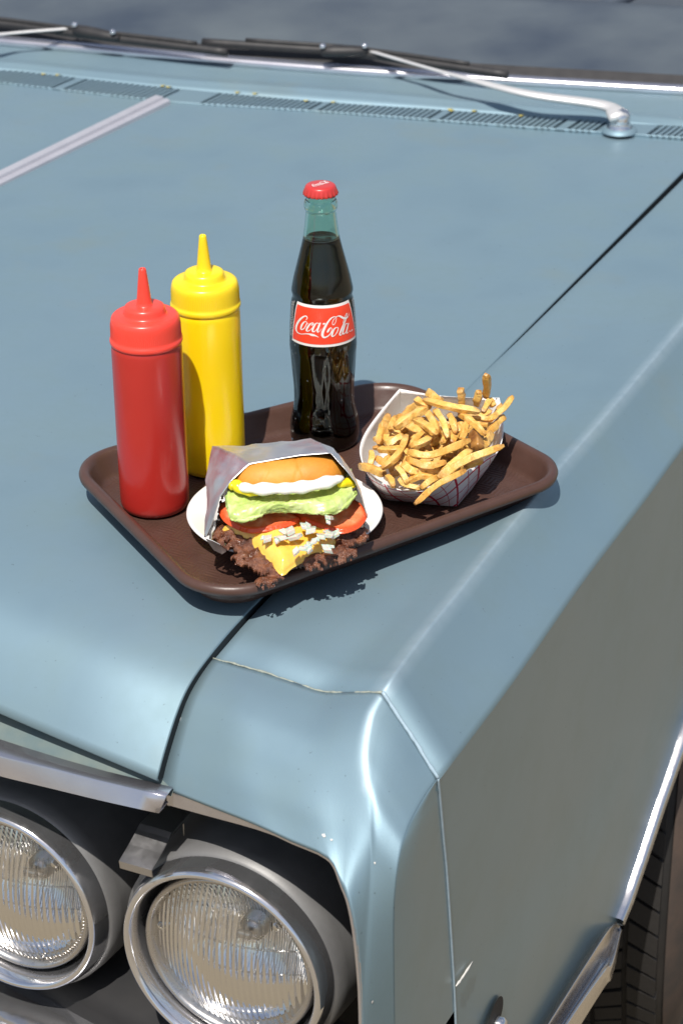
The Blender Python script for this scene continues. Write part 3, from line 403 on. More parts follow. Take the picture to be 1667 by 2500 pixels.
# fold the seam side edge down
for r in rows:
    e = r[-1]; r[-1] = e-OUT*.0012; r.append(e-OUT*.0003+Vector((0, 0, -.0005))); r.append(e+Vector((0, 0, -.0020)))
flange = [[r[-1].copy(), r[-1]+Vector((0, 0, -.026))] for r in rows]
for i in range(NL-1, len(rows)-1):
    n_in = -FWD
    e = rows[i][-3]; w = (i-NL+1)/(len(rows)-NL)
    inw = (-FWD*w+Vector((0, 0, -1))*(1-w)).normalized()
    rows[i][-2] = e+inw*.0005+OUT*.0009; rows[i][-1] = e+inw*.0020+OUT*.0012; flange[i] = [rows[i][-1].copy(), rows[i][-1]+inw*.024]
hood = loft('hood', rows, M['paint'], car)
loft('hood_flange', flange[:-1], M['gap'], hood)  # flange walls coloured black for the shade inside the gap
# centre moulding
tp = [V(p) for p in D['trim_c']]; td = (tp[0]-tp[1]).normalized(); ts = td.cross(UPV).normalized()
q0, q1 = tp[1]-td*.002, tp[0]+td*1.0
def strip_rows(a, b, prof_):
    return [[p+ts*x*.78+Vector((0, 0, z)) for x, z in prof_] for p in (a, a.lerp(b, .5), b)]
mp_ = [(-.020, -.004), (-.019, .002), (-.011, .0045), (-.0085, .002), (-.0065, .002), (-.004, .0062), (.012, .0062), (.016, .003), (.0165, -.004)]
loft('hood_moulding', strip_rows(q0, q1, mp_), M['hood_trim'], car, smooth=False)
# --- gutter under the gap
gl = []
for i in range(0, len(rows)-2):
    e = rows[i][-3]; w = max(0, min(1, (i-NL+1)/(len(rows)-NL))); inw = (-FWD*w+Vector((0, 0, -1))*(1-w)).normalized(); gl.append(e+inw*.027)
loft('hood_gutter', [[p-OUT*.025 for p in gl], [p+OUT*.03 for p in gl]], M['gap'], car)

def fillet(a, b, c_, n_=6):
    return [a*(1-t_)**2+b*(2*t_*(1-t_))+c_*t_*t_ for t_ in [k/n_ for k in range(n_+1)]]
def cols(a, p1, p2, c2, p4, e, e_dn, sc_, se):
    top_ = [Vector(q) for q in cr([a, a.lerp(p1, .5), p1, p1.lerp(p2, .5), p2, p2.lerp(c2, .5)], 3)]
    s1 = c2.lerp(p2, sc_); s2 = c2.lerp(p4, sc_*1.2); e1 = e.lerp(p4, se); e2_ = e+e_dn
    L1 = top_+[top_[-1].lerp(s1, .5)]
    return L1+fillet(s1, c2, s2)+[Vector(q) for q in cr([s2, p4, e1], 4)][1:-1]+fillet(e1, e, e2_, 4)
# --- fender cap (separate nose casting) ------------------------------------------------
cap = [[V(p) for p in r] for r in D['cap']]
def capcols(r, i, n):
    a, p1, p2, p3, p4, p5 = r; w = i/(n-1)
    fl = a+Vector((0, 0, -.02))*(1-w)-FWD*.02*w
    dn = (-FWD*.002+OUT*.0)*min(1, w*2)+Vector((0, 0, -.002))*max(0, 1-w*2)
    return [fl, a.lerp(fl, .10)]+cols(a, p1, p2, p3, p4, p5, dn, .09+.30*w, .10)
crow = [capcols(r, i, len(cap)) for i, r in enumerate(cap)]
# lip return
def inset(r):
    out = []
    for p in r: out.append(p-FWD*.007+Vector((0, 0, .001)))
    return out
R_ = [[Vector(q) for q in cr([r[j] for r in crow], 5)] for j in range(len(crow[0]))]
rows_c = [[R_[j][i] for j in range(len(R_))] for i in range(len(R_[0]))]
rows_c.append(inset(rows_c[-1])); rows_c.append([p-FWD*.012 for p in rows_c[-1]])
rows_c.insert(0, [p+Vector((0, 0, -.012))*1.0 for p in rows_c[0]])
fcap = loft('fender_cap', rows_c, M['paint_cap'], car, nr=1, nc=1)
# cap side wall between the sharp corner and the side joint
corner = [Vector(q) for q in cr([r[5] for r in cap], 5)]
jt = [V(p) for p in D['joint']]; jt = jt+[jt[-1]+(jt[-1]-jt[-2])]
def at_z(curve, z):
    for a, b in zip(curve, curve[1:]):
        if (a.z-z)*(b.z-z) <= 0 and abs(a.z-b.z) > 1e-9: return a.lerp(b, (a.z-z)/(a.z-b.z))
    return (curve[0] if z > curve[0].z else curve[-1]+Vector((0, 0, z-curve[-1].z))).copy()
jfine = [Vector(q) for q in cr(jt, 10)]
srows = []
for p in corner:
    q = at_z(jfine, p.z) if p.z < jfine[0].z else jfine[0]
    q = q-sdir*.0012
    srows.append([p+OUT*.0001, p.lerp(q, .02)+OUT*.0006, p.lerp(q, .5)+OUT*.0006, q])
loft('fender_cap_side', srows, M['paint_side'], fcap)

# --- front fender top ------------------------------------------------------------------
j0, j1, j2, j3, j4, j5 = cap[0]
fs = [j0]+[V(p) for p in D['f_seam'][1:]]; fs = fs+[fs[-1]+sdir*.28]
fcz = [V(p) for p in D['f_crease']]; fcz = fcz+[fcz[-1]+(fcz[-1]-fcz[-2]).normalized()*.40]
fe = [V(p) for p in D['f_edge']]; fe = fe+[fe[-1]+(fe[-1]-fe[-3]).normalized()*.45]
N = 34
A_, C_, E_ = resamp(fs, N), resamp(fcz, N), resamp(fe, N)
frows = []
for i in range(N):
    a, c2, e = A_[i], C_[i], E_[i]; ds = (c2-j3).length; bl = math.exp(-(ds/.085)**2)
    p1 = a.lerp(c2, .40); p2 = a.lerp(c2, .75)
    dish = .0025*(1-math.exp(-(ds/.2)**2))
    p1.z = a.z+(c2.z-a.z)*.12-dish; p2.z = a.z+(c2.z-a.z)*.48-dish
    p1 = p1.lerp(p1+(j1-(j0.lerp(j3, .40))), bl) if False else p1+(j1-Vector((j0.lerp(j3, .40).x, j0.lerp(j3, .40).y, j0.z+(j3.z-j0.z)*.12)))*bl
    p2 = p2+(j2-Vector((j0.lerp(j3, .75).x, j0.lerp(j3, .75).y, j0.z+(j3.z-j0.z)*.48)))*bl
    p4 = c2.lerp(e, .48)+Vector((0, 0, -.003))
    p4 = p4+(j4-(j3.lerp(j5, .48)+Vector((0, 0, -.003))))*bl
    fl = a+Vector((0, 0, -.024))
    frows.append([fl, a+Vector((0, 0, -.002))]+cols(a.lerp(p1, .03), p1, p2, c2, p4, e, Vector((0, 0, -.004))+OUT*.0003, .05, .09))
off0 = [p-FWD*.0025 for p in frows[0]]
frows[0] = off0
frows.insert(0, [p+Vector((0, 0, -.012)) for p in frows[0]])
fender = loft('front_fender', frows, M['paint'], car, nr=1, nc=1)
def crease_highlight(o, line, wd, amt):  # mask for the highlight painted along the fender crease and cap ridge
    at_ = o.data.attributes.new('crease_highlight', 'FLOAT', 'POINT')
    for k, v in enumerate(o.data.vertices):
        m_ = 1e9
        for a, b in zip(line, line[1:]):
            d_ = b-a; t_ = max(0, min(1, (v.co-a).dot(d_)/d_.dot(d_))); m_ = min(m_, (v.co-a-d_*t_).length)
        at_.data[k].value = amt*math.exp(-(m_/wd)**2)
crease_highlight(fender, C_, .006, .36); crease_highlight(fcap, [r[3] for r in cap[:5]], .0035, .45)
# --- fender side wall with the wheel opening cut as its edge
arch = [V(p) for p in D['arch']]; ad = (arch[0]-arch[1])
arch = [arch[0]+Vector((sdir.x*.34, sdir.y*.34, .055)), arch[0]+Vector((sdir.x*.14, sdir.y*.14, .055))]+arch+[arch[-1]+(arch[-1]-arch[-2])*4]
afine = []
for p_, q_ in zip(arch, arch[1:]): afine += [p_.lerp(q_, k/6) for k in range(6)]
afine.append(arch[-1])
def lin(pts, n_):
    L_ = [0]
    for p, q in zip(pts, pts[1:]): L_.append(L_[-1]+(q-p).length)
    out = []; k = 0
    for i in range(n_):
        d = L_[-1]*i/(n_-1)
        while k < len(L_)-2 and L_[k+1] < d: k += 1
        out.append(pts[k].lerp(pts[k+1], (d-L_[k])/max(1e-9, L_[k+1]-L_[k])))
    return out
jb = at_z(jfine, -.58)+sdir*.0012
abot = afine[-1]
bl_ = lin([jb, abot], 14)[:-1]+lin(list(reversed(afine)), 46)
E0_ = E_[0]; SF = (E_[-1]-E0_).dot(sdir); tt = E_
def edge_at(s_):
    for p, q in zip(tt, tt[1:]):
        a0, a1 = (p-E0_).dot(sdir), (q-E0_).dot(sdir)
        if a0 <= s_ <= a1: return p.lerp(q, (s_-a0)/max(1e-9, a1-a0))
    return tt[-1].copy() if s_ > 0 else tt[0].copy()
sj = (jb-E0_).dot(sdir); srows = []
bA, bB = [V(p) for p in D['body_line']]; bl0 = ((bA-E0_).dot(sdir), bA.z); _bd = ((bB-bA).dot(sdir), bB.z-bA.z); _bm = math.hypot(*_bd)
bl_n = (-_bd[1]/_bm, _bd[0]/_bm)
if bl_n[1] > 0: bl_n = (-bl_n[0], -bl_n[1])
send = (bl_[-1]-E0_).dot(sdir)
for i, B in enumerate(bl_):
    s_ = max(0, ((B-E0_).dot(sdir)-sj)*(send/(send-sj)))
    T_ = edge_at(s_)+Vector((0, 0, -.004))+OUT*.0003
    if i == 0:
        r = [E0_+Vector((0, 0, -.004))+sdir*.0012]+[at_z(jfine, T_.z+(B.z-T_.z)*t_)+sdir*.0012 for t_ in (.08, .2, .35, .5, .65, .8, .92, 1)]
    else: r = [T_]+[T_.lerp(B, t_) for t_ in (.08, .2, .35, .5, .65, .8, .92, 1)]
    # slight tuck low on the panel: a soft character line
    for k, t_ in enumerate((0, .08, .2, .35, .5, .65, .8, .92, 1)):
        qs = (r[k]-E0_).dot(sdir); dl = ((qs-bl0[0])*bl_n[0]+(r[k].z-bl0[1])*bl_n[1])
        r[k] = r[k]+OUT*(.0028*(1+math.tanh(dl/.035))*min(1, i/5)*min(1, 4*t_))
        if i > 0: r[k] = r[k]+OUT*(.0020*math.sin(math.pi*t_)*min(1, i/6))
    srows.append(r)
fside = loft('fender_side', srows, M['paint_side'], car, nr=1, nc=4)
# joint sealer on top; paler beads down the side paint its highlight
def on(pts, lift): return [p+lift for p in pts]
jtop = [Vector(q) for q in cr([j0, j1, j2, j3], 14)]
bead = [p+Vector((random.uniform(-1, 1)*.0003, random.uniform(-1, 1)*.0003, .0002+random.uniform(-1, 1)*.0003)) for p in jtop]
tube('joint_sealer', bead, [.0006+.0006*random.random() for _ in bead], M['sealer'], car, 8)
jstrip = [Vector(q) for q in cr([j3, j4, j5], 12)]
tube('joint_highlight', [p+Vector((0, 0, .0004))+OUT*.0004+Vector((random.uniform(-1, 1)*.0003, 0, 0)) for p in jstrip], [.0013+.0005*random.random() for _ in jstrip], M['bead_highlight'], fcap, 8)
tube('joint_highlight', [p+OUT*.0006 for p in jfine], .0011, M['bead_highlight'], fcap, 8)
# --- nose brightwork
su, sm, sl = ([V(p) for p in D[k]] for k in ('stripU', 'stripM', 'stripL'))
ext = lambda L: [L[0]-FS*.7+Vector((0, 0, (L[0].z-L[1].z)*1.2))]+L
su, sm, sl = ext(su), ext(sm), ext(sl)
r0 = [p-FWD*.010 for p in su]; r1 = [p+FWD*.001 for p in sm]; r2 = [p+FWD*.0015+Vector((0, 0, -.001)) for p in sm]; r3 = [p+FWD*.002 for p in sl]; r4 = [p-FWD*.012+Vector((0, 0, .002)) for p in sl]
gstrip = loft('grille_header_moulding', [lin(q, 40) for q in (r0, r1, r2, r3, r4)], M['brightwork'], car)
gstrip.data.set_sharp_from_angle(angle=math.radians(30)); gstrip.modifiers.new('s', 'SOLIDIFY').thickness = .0012
# painted panel between the hood edge and the moulding
h1 = [p-FWD*.036+Vector((0, 0, .016)) for p in su]; h2 = [p-FWD*.016+Vector((0, 0, .003)) for p in su]; h3 = [p-FWD*.007+Vector((0, 0, -.006)) for p in su]
loft('nose_panel', [lin(q, 20) for q in (h1, h2, h3)], M['header'], car)
lf = lin(crow[-1][2:30], 80); lampc = V(D['lampR'])
ra, rb, rc, rd = [], [], [], []
for i, p in enumerate(lf):
    s = i/79; h = .0165*(1-s/.40) if s < .40 else 0; h = max(h, .0032)
    tg = (lf[min(79, i+2)]-lf[max(0, i-2)]).normalized(); q = lampc-p; q = q-tg*q.dot(tg); q = q-FWD*q.dot(FWD); dn = q.normalized()
    if s < .3: dn = dn.lerp(Vector((0, 0, -1)), 1-s/.3).normalized()
    st = p-FWD*.003+(FS*.006 if s < .01 else Vector((0, 0, 0)))
    ra.append(st-FWD*.006); rb.append(st+FWD*.0022-dn*.0002); rc.append(st+dn*h+FWD*.0015); rd.append(st+dn*(h+.0005)-FWD*.016)
loft('opening_moulding', [ra, rb, rc, rd], M['brightwork'], car).data.set_sharp_from_angle(angle=math.radians(30))
# dark bay behind the lamps and under the hood
def quad(name, pts, m, parent): return mesh(name, pts, [(0, 1, 2, 3)], m, parent, smooth=False)
cen = S0+FWD*.02; L0 = cen-FS*1.2; R0 = cen+FS*.17
quad('grille_backing', [L0+Vector((0, 0, -.03)), R0+Vector((0, 0, -.03)), R0+Vector((0, 0, -.60)), L0+Vector((0, 0, -.60))], M['black'], car)
quad('inner_wall', [R0+Vector((0, 0, -.06)), R0+FWD*.10+FS*.012+Vector((0, 0, -.06)), R0+FWD*.10+FS*.012+Vector((0, 0, -.6)), R0+Vector((0, 0, -.6))], M['black'], car)
# --- headlights
lampf = (FWD*.985+FS*.0).normalized()
lx = lampf.cross(UPV).normalized()*-1       # along the nose, to the outer side
def headlight(c_, teeth):
    c_ = V(c_); h = group_part('headlight', car)
    MM = Matrix(((lx.x, 0, lampf.x, c_.x), (lx.y, 0, lampf.y, c_.y), (lx.z, 1, lampf.z, c_.z), (0, 0, 0, 1)))
    if MM.to_3x3().determinant() < 0: MM = MM @ Matrix.Scale(-1, 4, (1, 0, 0))
    lathe('housing', [(.112, -.20), (.108, -.10), (.1035, -.02), (.1015, -.006), (.0975, -.004)], M['grey_metal'], h, 72, M=MM)
    lathe('bezel', [(.0985, -.030), (.0992, -.012), (.0985, -.004), (.0958, .0075), (.0940, .0125), (.0922, .0150), (.0900, .0154), (.0880, .0138), (.0866, .010), (.0852, .003), (.0842, -.006), (.0832, -.016)], M['chrome'], h, 96, M=MM)
    lathe('shadow_gap', [(.0836, -.014), (.0780, -.020), (.0770, -.03)], M['black'], h, 72, M=MM)
    lathe('retaining_ring', [(.0800, -.022), (.0800, -.003), (.0786, .0015), (.0760, .0018), (.0740, -.002), (.0732, -.008)], M['steel_ring'], h, 96, M=MM)
    if teeth:
        vs, F = [], []
        for k in range(110):
            a = 2*math.pi*k/110; r = .0716
            p = MM @ Vector((r*math.cos(a), r*math.sin(a), -.0065)); ca, sa = math.cos(a), math.sin(a)
            v, f = box_vf(p, (MM.to_3x3() @ Vector((ca, sa, 0)))*.0020, (MM.to_3x3() @ Vector((-sa, ca, 0)))*.0011, lampf*.002, off=len(vs)); vs += v; F += f
        mesh('knurled_rim', vs, F, M['steel_ring'], h, smooth=False)['kind'] = 'stuff'
    # lens: domed glass with vertical flutes and a horizontal band
    vs, F, uv = [], [], []; n, m_ = 96, 22
    for i in range(m_+1):
        r = .0735*i/m_
        for k in range(n):
            a = 2*math.pi*k/n; x, y = r*math.cos(a), r*math.sin(a)
            z = -.006+.021*(1-(r/.0735)**2)
            vs.append(MM @ Vector((x, y, z))); uv.append((x/.0735*.5+.5, y/.0735*.5+.5))
    F = grid_faces(m_+1, n, True)
    mesh('lens', vs, F, M['lens'], h, uvs=uv)
    ribs = []; RF = []
    for k in range(-13, 14):
        x = k*.0052
        for (y0, y1) in ((-.058, -.029), (-.028, .0015), (.0025, .024), (.026, .05)):
            if abs(k) % 5 == 0 and y0 > 0: continue
            ym = math.sqrt(max(0, .0675**2-x*x)); a_, b_ = max(y0, -ym), min(y1, ym)
            if b_-a_ < .006: continue
            pth = []
            for q in range(6):
                y = a_+(b_-a_)*q/5; r = math.hypot(x, y); pth.append(MM @ Vector((x+.0012*math.sin(y*60+k), y, -.0078+.021*(1-(r/.0735)**2))))
            v, f = tube_vf(pth, .00075, 5, lampf, off=len(ribs)); ribs += v; RF += f
    fl = mesh('lens_flutes', ribs, RF, M['lens_rib'], h); fl['kind'] = 'stuff'
    hb = []; HF = []
    for y in (-.0285, .0020, .025):
        ym = math.sqrt(.0675**2-y*y)
        pth = [MM @ Vector((x, y, -.0076+.021*(1-((x*x+y*y)/.0735**2)))) for x in [ym*(q/10-1) for q in range(21)]]
        v, f = tube_vf(pth, .0009, 6, lampf, off=len(hb)); hb += v; HF += f
    mesh('lens_bars', hb, HF, M['lens_rib'], h)
    rp = [(.0718-(.0718-.012)*(k/14)**1.0, -.0125-.045*(1-((.0718-(.0718-.012)*(k/14))/.0718)**2)) for k in range(15)]
    vs, F = lathe_vf(rp, 96); uv = [(v[0]/.1436+.5, v[1]/.1436+.5) for v in vs]
    mesh('reflector', [MM @ Vector(v) for v in vs], F, M['reflector'], h, uvs=uv)
    lathe('lamp_base', [(.0125, -.056), (.012, -.045), (.006, -.040), (.001, -.039)], M['steel_ring'], h, 24, M=MM)
    box('filament_shield', MM @ Vector((0, .004, -.030)), lx*.0065, UPV*.0035, lampf*.003, M['steel_ring'], h, .0015)
    for k in range(3):
        vs, F = [], []
        a = math.radians(45 if k == 0 else (170 if k == 1 else 290)); p = MM @ Vector((.0665*math.cos(a), .0665*math.sin(a), -.003))
        v, f = tube_vf([p, p+lampf*.003], [.004, .003], 10, UPV, off=len(vs)); vs += v; F += f
        mesh('aiming_pad', vs, F, M['lens_rib'], h)
    return h
M['lens_rib'] = glassy('moulded_glass_rib', (.84, .84, .84), .05, None, 1.5, 1.6)
headlight(D['lampR'], False); headlight(D['lampL'], True)
# bracket between the lamps
bc = sum((V(p) for p in D['bracket']), Vector())/4 - FWD*.014-UPV*.011-lx*.009
bx = lx; bk = group_part('grille_bracket', car)
pr = [(-.012, -.006), (-.012, .001), (.004, .004), (.016, .010), (.020, .012), (.06, .024)]
pr = [(0.004, -.011), (.005, -.003), (-.012, .003), (-.026, .009), (-.031, .012), (-.10, .012)]
loft('bracket_plate', [[bc+bx*s+FWD*x+UPV*z for x, z in pr] for s in (-.0155, -.015, .015, .0155)], M['chrome_dull'], bk, smooth=False)
loft('bracket_end', [[bc+bx*s+FWD*x+UPV*z for x, z in ((.004, -.011), (.005, -.003), (-.012, .003), (-.026, .009), (-.05, .009), (-.05, -.011))] for s in (.0151, .0160)], M['chrome_dull'], bk, smooth=False)
# rear grille bar and bumper under the lamps
g0 = V(D['lampL'])+(V(D['lampL'])-V(D['lampR']))*1.6; g1 = V(D['lampR'])+(V(D['lampR'])-V(D['lampL']))*.35
ln = (g1-g0).normalized(); ln.z = 0; ln.normalize()
g0.z = g1.z = -.30
def rail(name, a, b, prof_, m, n=10):
    loft(name, [[a.lerp(b, k/n)+FWD*x+UPV*z for x, z in prof_] for k in range(n+1)], m, car)
rail('grille_sill', g0-FWD*.10, g1-FWD*.06, [(-.02, -.05), (.02, -.078), (.05, -.085), (.06, -.10), (.06, -.13)], M['black'])
bfp = [(-.06, -.112), (.0, -.116), (.035, -.119), (.052, -.124), (.060, -.135), (.064, -.16), (.060, -.20), (.055, -.24)]
bump = loft('front_bumper', [[(g0-FWD*.03).lerp(g1-FWD*.005, k/16)+FWD*x+UPV*z for x, z in cr(bfp, 3)] for k in range(17)], M['chrome'], car)
# bumper wing along the side
be = [[V(p) for p in r] for r in D['bend']]
brow = []
for k, r in enumerate(be):
    d = (r[-1]-r[-2]); d.z *= .25; d.normalize()
    brow.append(r+[r[-1]+d*.14, r[-1]+d*.30])
brow.insert(1, [p.lerp(q, .85)+Vector((0, 0, .003)) for p, q in zip(brow[0], brow[1])])
wing = loft('bumper_wing', brow, M['chrome_warm'] if 'chrome_warm' in M else M['chrome'], car, nr=3, nc=6)
# wheel opening moulding
ao = [V(p) for p in D['archo']]; ao = [ao[0]+Vector((sdir.x*.34, sdir.y*.34, .062)), ao[0]+Vector((sdir.x*.14, sdir.y*.14, .058))]+ao
aof = lin(ao, 44); ar = []
T = frames(aof)
for p, t_ in zip(aof, T):
    nrm = t_.cross(OUT).normalized()
    if nrm.dot(FWD+UPV) < 0: nrm = -nrm
    ar.append([p+nrm*x+OUT*y for x, y in ((.0075, -.004), (.0072, .004), (.005, .0075), (.001, .007), (-.001, .0055), (-.004, .0075), (-.0065, .005), (-.0068, -.012))])
loft('wheel_opening_moulding', ar, M['chrome'], car)
# fastener in a dark pocket low on the fender side
bp = V(D['bolt'])
pk = []
for k in range(20):
    a = 2*math.pi*k/20; pk.append((math.cos(a)*.017*(1 if math.cos(a) > 0 else 1.7), math.sin(a)*.014))
vs = [bp+sdir*(x*.9-z*.6)*1.0+UPV*(z+x*.5)+OUT*.0085 for x, z in pk]+[bp+OUT*.0085]
pocket = mesh('marker_pocket', vs, [(k, (k+1) % 20, 20) for k in range(20)], M['black'], car, smooth=False)
lathe('fastener', [(.0085, 0), (.0085, .006), (.006, .0085), (.002, .0095), (.0005, .0095)], M['chrome'], pocket, 20, M=Matrix.Translation(bp-UPV*.012+OUT*.009) @ OUT.to_track_quat('Z', 'Y').to_matrix().to_4x4())
# scratches and chips
sc2 = [V(p)+OUT*.0024 for p in D['scratch']]; tube('paint_scratch', cr(sc2, 4), [.0004, .0009, .0014, .0008, .0011, .0009, .0012, .0006, .0003], M['chip'], fside, 5)
# chips in the paint
def chip(p, r, n_, par, seed):
    rn_ = random.Random(seed); n_ = n_.normalized(); a = n_.orthogonal().normalized(); b = n_.cross(a)
    vs = [p+n_*.0006+a*(r*math.cos(t_)*rn_.uniform(.6, 1.2))+b*(r*math.sin(t_)*rn_.uniform(.6, 1.5)) for t_ in [2*math.pi*k/9 for k in range(9)]]+[p+n_*.0008]
    mesh('paint_chip', vs, [(k, (k+1) % 9, 9) for k in range(9)], M['chip'], par, smooth=False)
fv = fcap.data.vertices; fpol = fcap.data.polygons
def near(px_, obj_):
    best = min(obj_.data.polygons, key=lambda f: (f.center-px_).length); return best.center, best.normal if best.normal.dot(Vector((0, -.88, .47))) > 0 else -best.normal
for k, (q, r) in enumerate(((cap[3][0].lerp(cap[3][1], .03), .0024), (cap[6][2], .0016), (cap[6][2]+FS*.010+Vector((0, 0, .002)), .0009), (cap[7][4].lerp(cap[7][5], .3)+Vector((0, 0, .09)), .0014), (cap[7][4].lerp(cap[7][5], .6)+Vector((0, 0, .04)), .0012), (cap[5][4], .0008))):
    c_, n_ = near(q, fcap); chip(c_, r, n_, fcap, k)
# --- wheel
wh = group_part('front_wheel', car)
t1 = V(D['tyre_ref'][1]); E0 = V(D['E0'])
su_ = 1.03; wz = -1.05+.36; wcen = E0+sdir*su_-OUT*.058; wcen.z = wz
ST = math.radians(13); sd2 = sdir*math.cos(ST)-OUT*math.sin(ST); ou2 = OUT*math.cos(ST)+sdir*math.sin(ST)     # front wheels turned
WM = Matrix(((sd2.x, 0, ou2.x, wcen.x), (sd2.y, 0, ou2.y, wcen.y), (0, 1, 0, wcen.z), (0, 0, 0, 1)))
TO = 0.0
lathe('tyre', [(.19, TO-.004), (.24, TO+.004), (.30, TO+.002), (.333, TO-.008), (.348, TO-.022), (.355, TO-.04), (.356, TO-.09), (.355, TO-.15), (.348, TO-.168), (.31, TO-.185), (.2, TO-.18)], M['tyre'], wh, 96, M=WM)
lathe('sidewall', [(.20, TO+.001), (.24, TO+.0055), (.30, TO+.004), (.331, TO-.005), (.3485, TO-.0195)], M['tyre_dust'], wh, 96, M=WM)
blk = None
for row, (z0, z1, sk) in enumerate(((TO-.026, TO-.060, .010), (TO-.066, TO-.098, -.006), (TO-.104, TO-.136, .006))):
    for k in range(26):
        a = math.radians(118+k*5.2)+row*.02
        if blk is None or k == 0:
            vs = []; hw = .0138; F = []
            for (r) in (.349, .3615):
                for z, s in ((z0, sk), (z1, -sk)):
                    for x in (-hw, hw): vs.append((r, x+s, z))
            F = [(0, 1, 3, 2), (4, 6, 7, 5), (0, 4, 5, 1), (2, 3, 7, 6), (0, 2, 6, 4), (1, 5, 7, 3)]
            me = bpy.data.meshes.new('tread_block'); me.from_pydata(vs, [], F); me.update(); me.materials.append(M['tyre']); blk = me
        o = bpy.data.objects.new('tread_block', blk); COL.objects.link(o); adopt(o, wh); o.matrix_local = WM @ Matrix.Rotation(a, 4, 'Z')
def wq(x, y, z): return Vector((E0.x, E0.y, 0))+sdir*x+OUT*y+UPV*z
quad('wheel_well', [wq(1.6, -.36, -.22), wq(1.6, -.36, -.80), wq(.10, -.36, -.80), wq(.10, -.36, -.22)], M['black'], car)
quad('wheel_well_liner', [wq(.46, -.05, -.34), wq(.46, -.36, -.34), wq(.44, -.36, -.80), wq(.44, -.06, -.80)], M['black'], car)
quad('wheel_well_roof', [wq(.40, -.035, -.24), wq(1.6, -.035, -.24), wq(1.6, -.36, -.24), wq(.40, -.36, -.24)], M['black'], car)

wb = [wq(-.02, -.10, -.56), wq(3.2, -.10, -.74), wq(3.2, -1.75, -.74), wq(.30, -1.75, -.56)]
quad('underbody', wb, M['black'], car)
lathe('wheel_rim', [(.205, TO-.004), (.196, TO-.014), (.188, TO-.030), (.150, TO-.034), (.105, TO-.022), (.080, TO-.012), (.045, TO-.008), (.001, TO-.006)], M['chrome_dull'], wh, 64, M=WM)
# --- cowl: lip, louvred band, raised ridge, flat, glass moulding
lipc, sb, st_, ri, cl, cu = ([V(p) for p in D['cowl_'+k]] for k in ('lip', 'sb', 'st', 'ridge', 'chl', 'chu'))
def wide(L): return [L[0]+(L[0]-L[1]).normalized()*.5]+L+[L[-1]+(L[-1]-L[-2]).normalized()*.25]
lipc, sb, st_, ri, cl, cu = map(wide, (lipc, sb, st_, ri, cl, cu))
n = 40
lipc, sb, st_, ri, cl, cu = (resamp(q, n) for q in (lipc, sb, st_, ri, cl, cu))
dz = lambda L, z, b=0: [p+Vector((0, 0, z))+sdir*b for p in L]
cowl = loft('cowl', [dz(lipc, -.02, .004), dz(lipc, -.001, .004), dz(lipc, .0015, .008), dz(sb, .001), dz(sb, -.001), dz(sb, -.016)], M['paint'], car)
loft('cowl_top', [dz(st_, -.016), dz(st_, -.001), dz(st_, .001), dz(ri, -.0005, -.014), dz(ri, .004, -.006), dz(ri, .005, 0), dz(ri, .003, .012), dz(ri, .002, .03), dz([p.lerp(q, .6) for p, q in zip(ri, cl)], .004), dz(cl, .001)], M['paint'], cowl)
loft('louvre_well', [dz(sb, -.014, -.01), dz(st_, -.014, .01)], M['gap'], cowl)
# louvre bars: the painted metal between the slots
BW = [Vector(p) for p in sb]; TW = [Vector(p) for p in st_]
def along(L, x):
    for a, b in zip(L, L[1:]):
        if a.x <= x <= b.x: return a.lerp(b, (x-a.x)/max(1e-9, b.x-a.x))
    return L[-1].copy()
pxx = D['cowl_px']; xr = [along([V(p) for p in D['cowl_sb']], V(D['cowl_sb'][0]).x)]
sbx = [V(p).x for p in D['cowl_sb']]
def px2x(px):
    for (a, b), (x0, x1) in zip(zip(pxx, pxx[1:]), zip(sbx, sbx[1:])):
        if a <= px <= b: return x0+(x1-x0)*(px-a)/(b-a)
    return sbx[-1]
slatm = None; solid = []
def bar(p0, w):
    global slatm
    q0 = along(BW, p0); q1 = along(TW, p0+(along(TW, p0).y-q0.y)*.5)
    return q0, q1
def addbar(name, xa, xb):
    a0, a1 = bar(xa, 0); b0, b1 = bar(xb, 0); up = Vector((0, 0, .0005)); dn = Vector((0, 0, -.006))
    vs = [a0+up, b0+up, b1+up, a1+up, a0+dn, b0+dn, b1+dn, a1+dn]
    mesh(name, vs, [(0, 1, 2, 3), (0, 4, 5, 1), (1, 5, 6, 2), (2, 6, 7, 3), (3, 7, 4, 0)], M['paint'], cowl, smooth=False)
segs = [(-60, 128), (150, 388), (484, 754), (770, 1046), (1066, 1354), (1378, 1452), (1574, 1740)]
prev = -140
for a, b in segs:
    xa, xb = px2x(a), px2x(b); addbar('louvre_panel', px2x(prev), xa); prev = b
    nS = max(2, int(round((xb-xa)/.0082))); step = (xb-xa)/nS
    for k in range(1, nS): addbar('louvre_bar', xa+step*k-step*.27, xa+step*k+step*.27)
addbar('louvre_panel', px2x(prev), px2x(prev)+.05)
tube('windshield_moulding', [p.lerp(q, .5)+Vector((0, 0, .002)) for p, q in zip(cl, cu)], .011, M['brightwork'], car, 12, flat=.7)
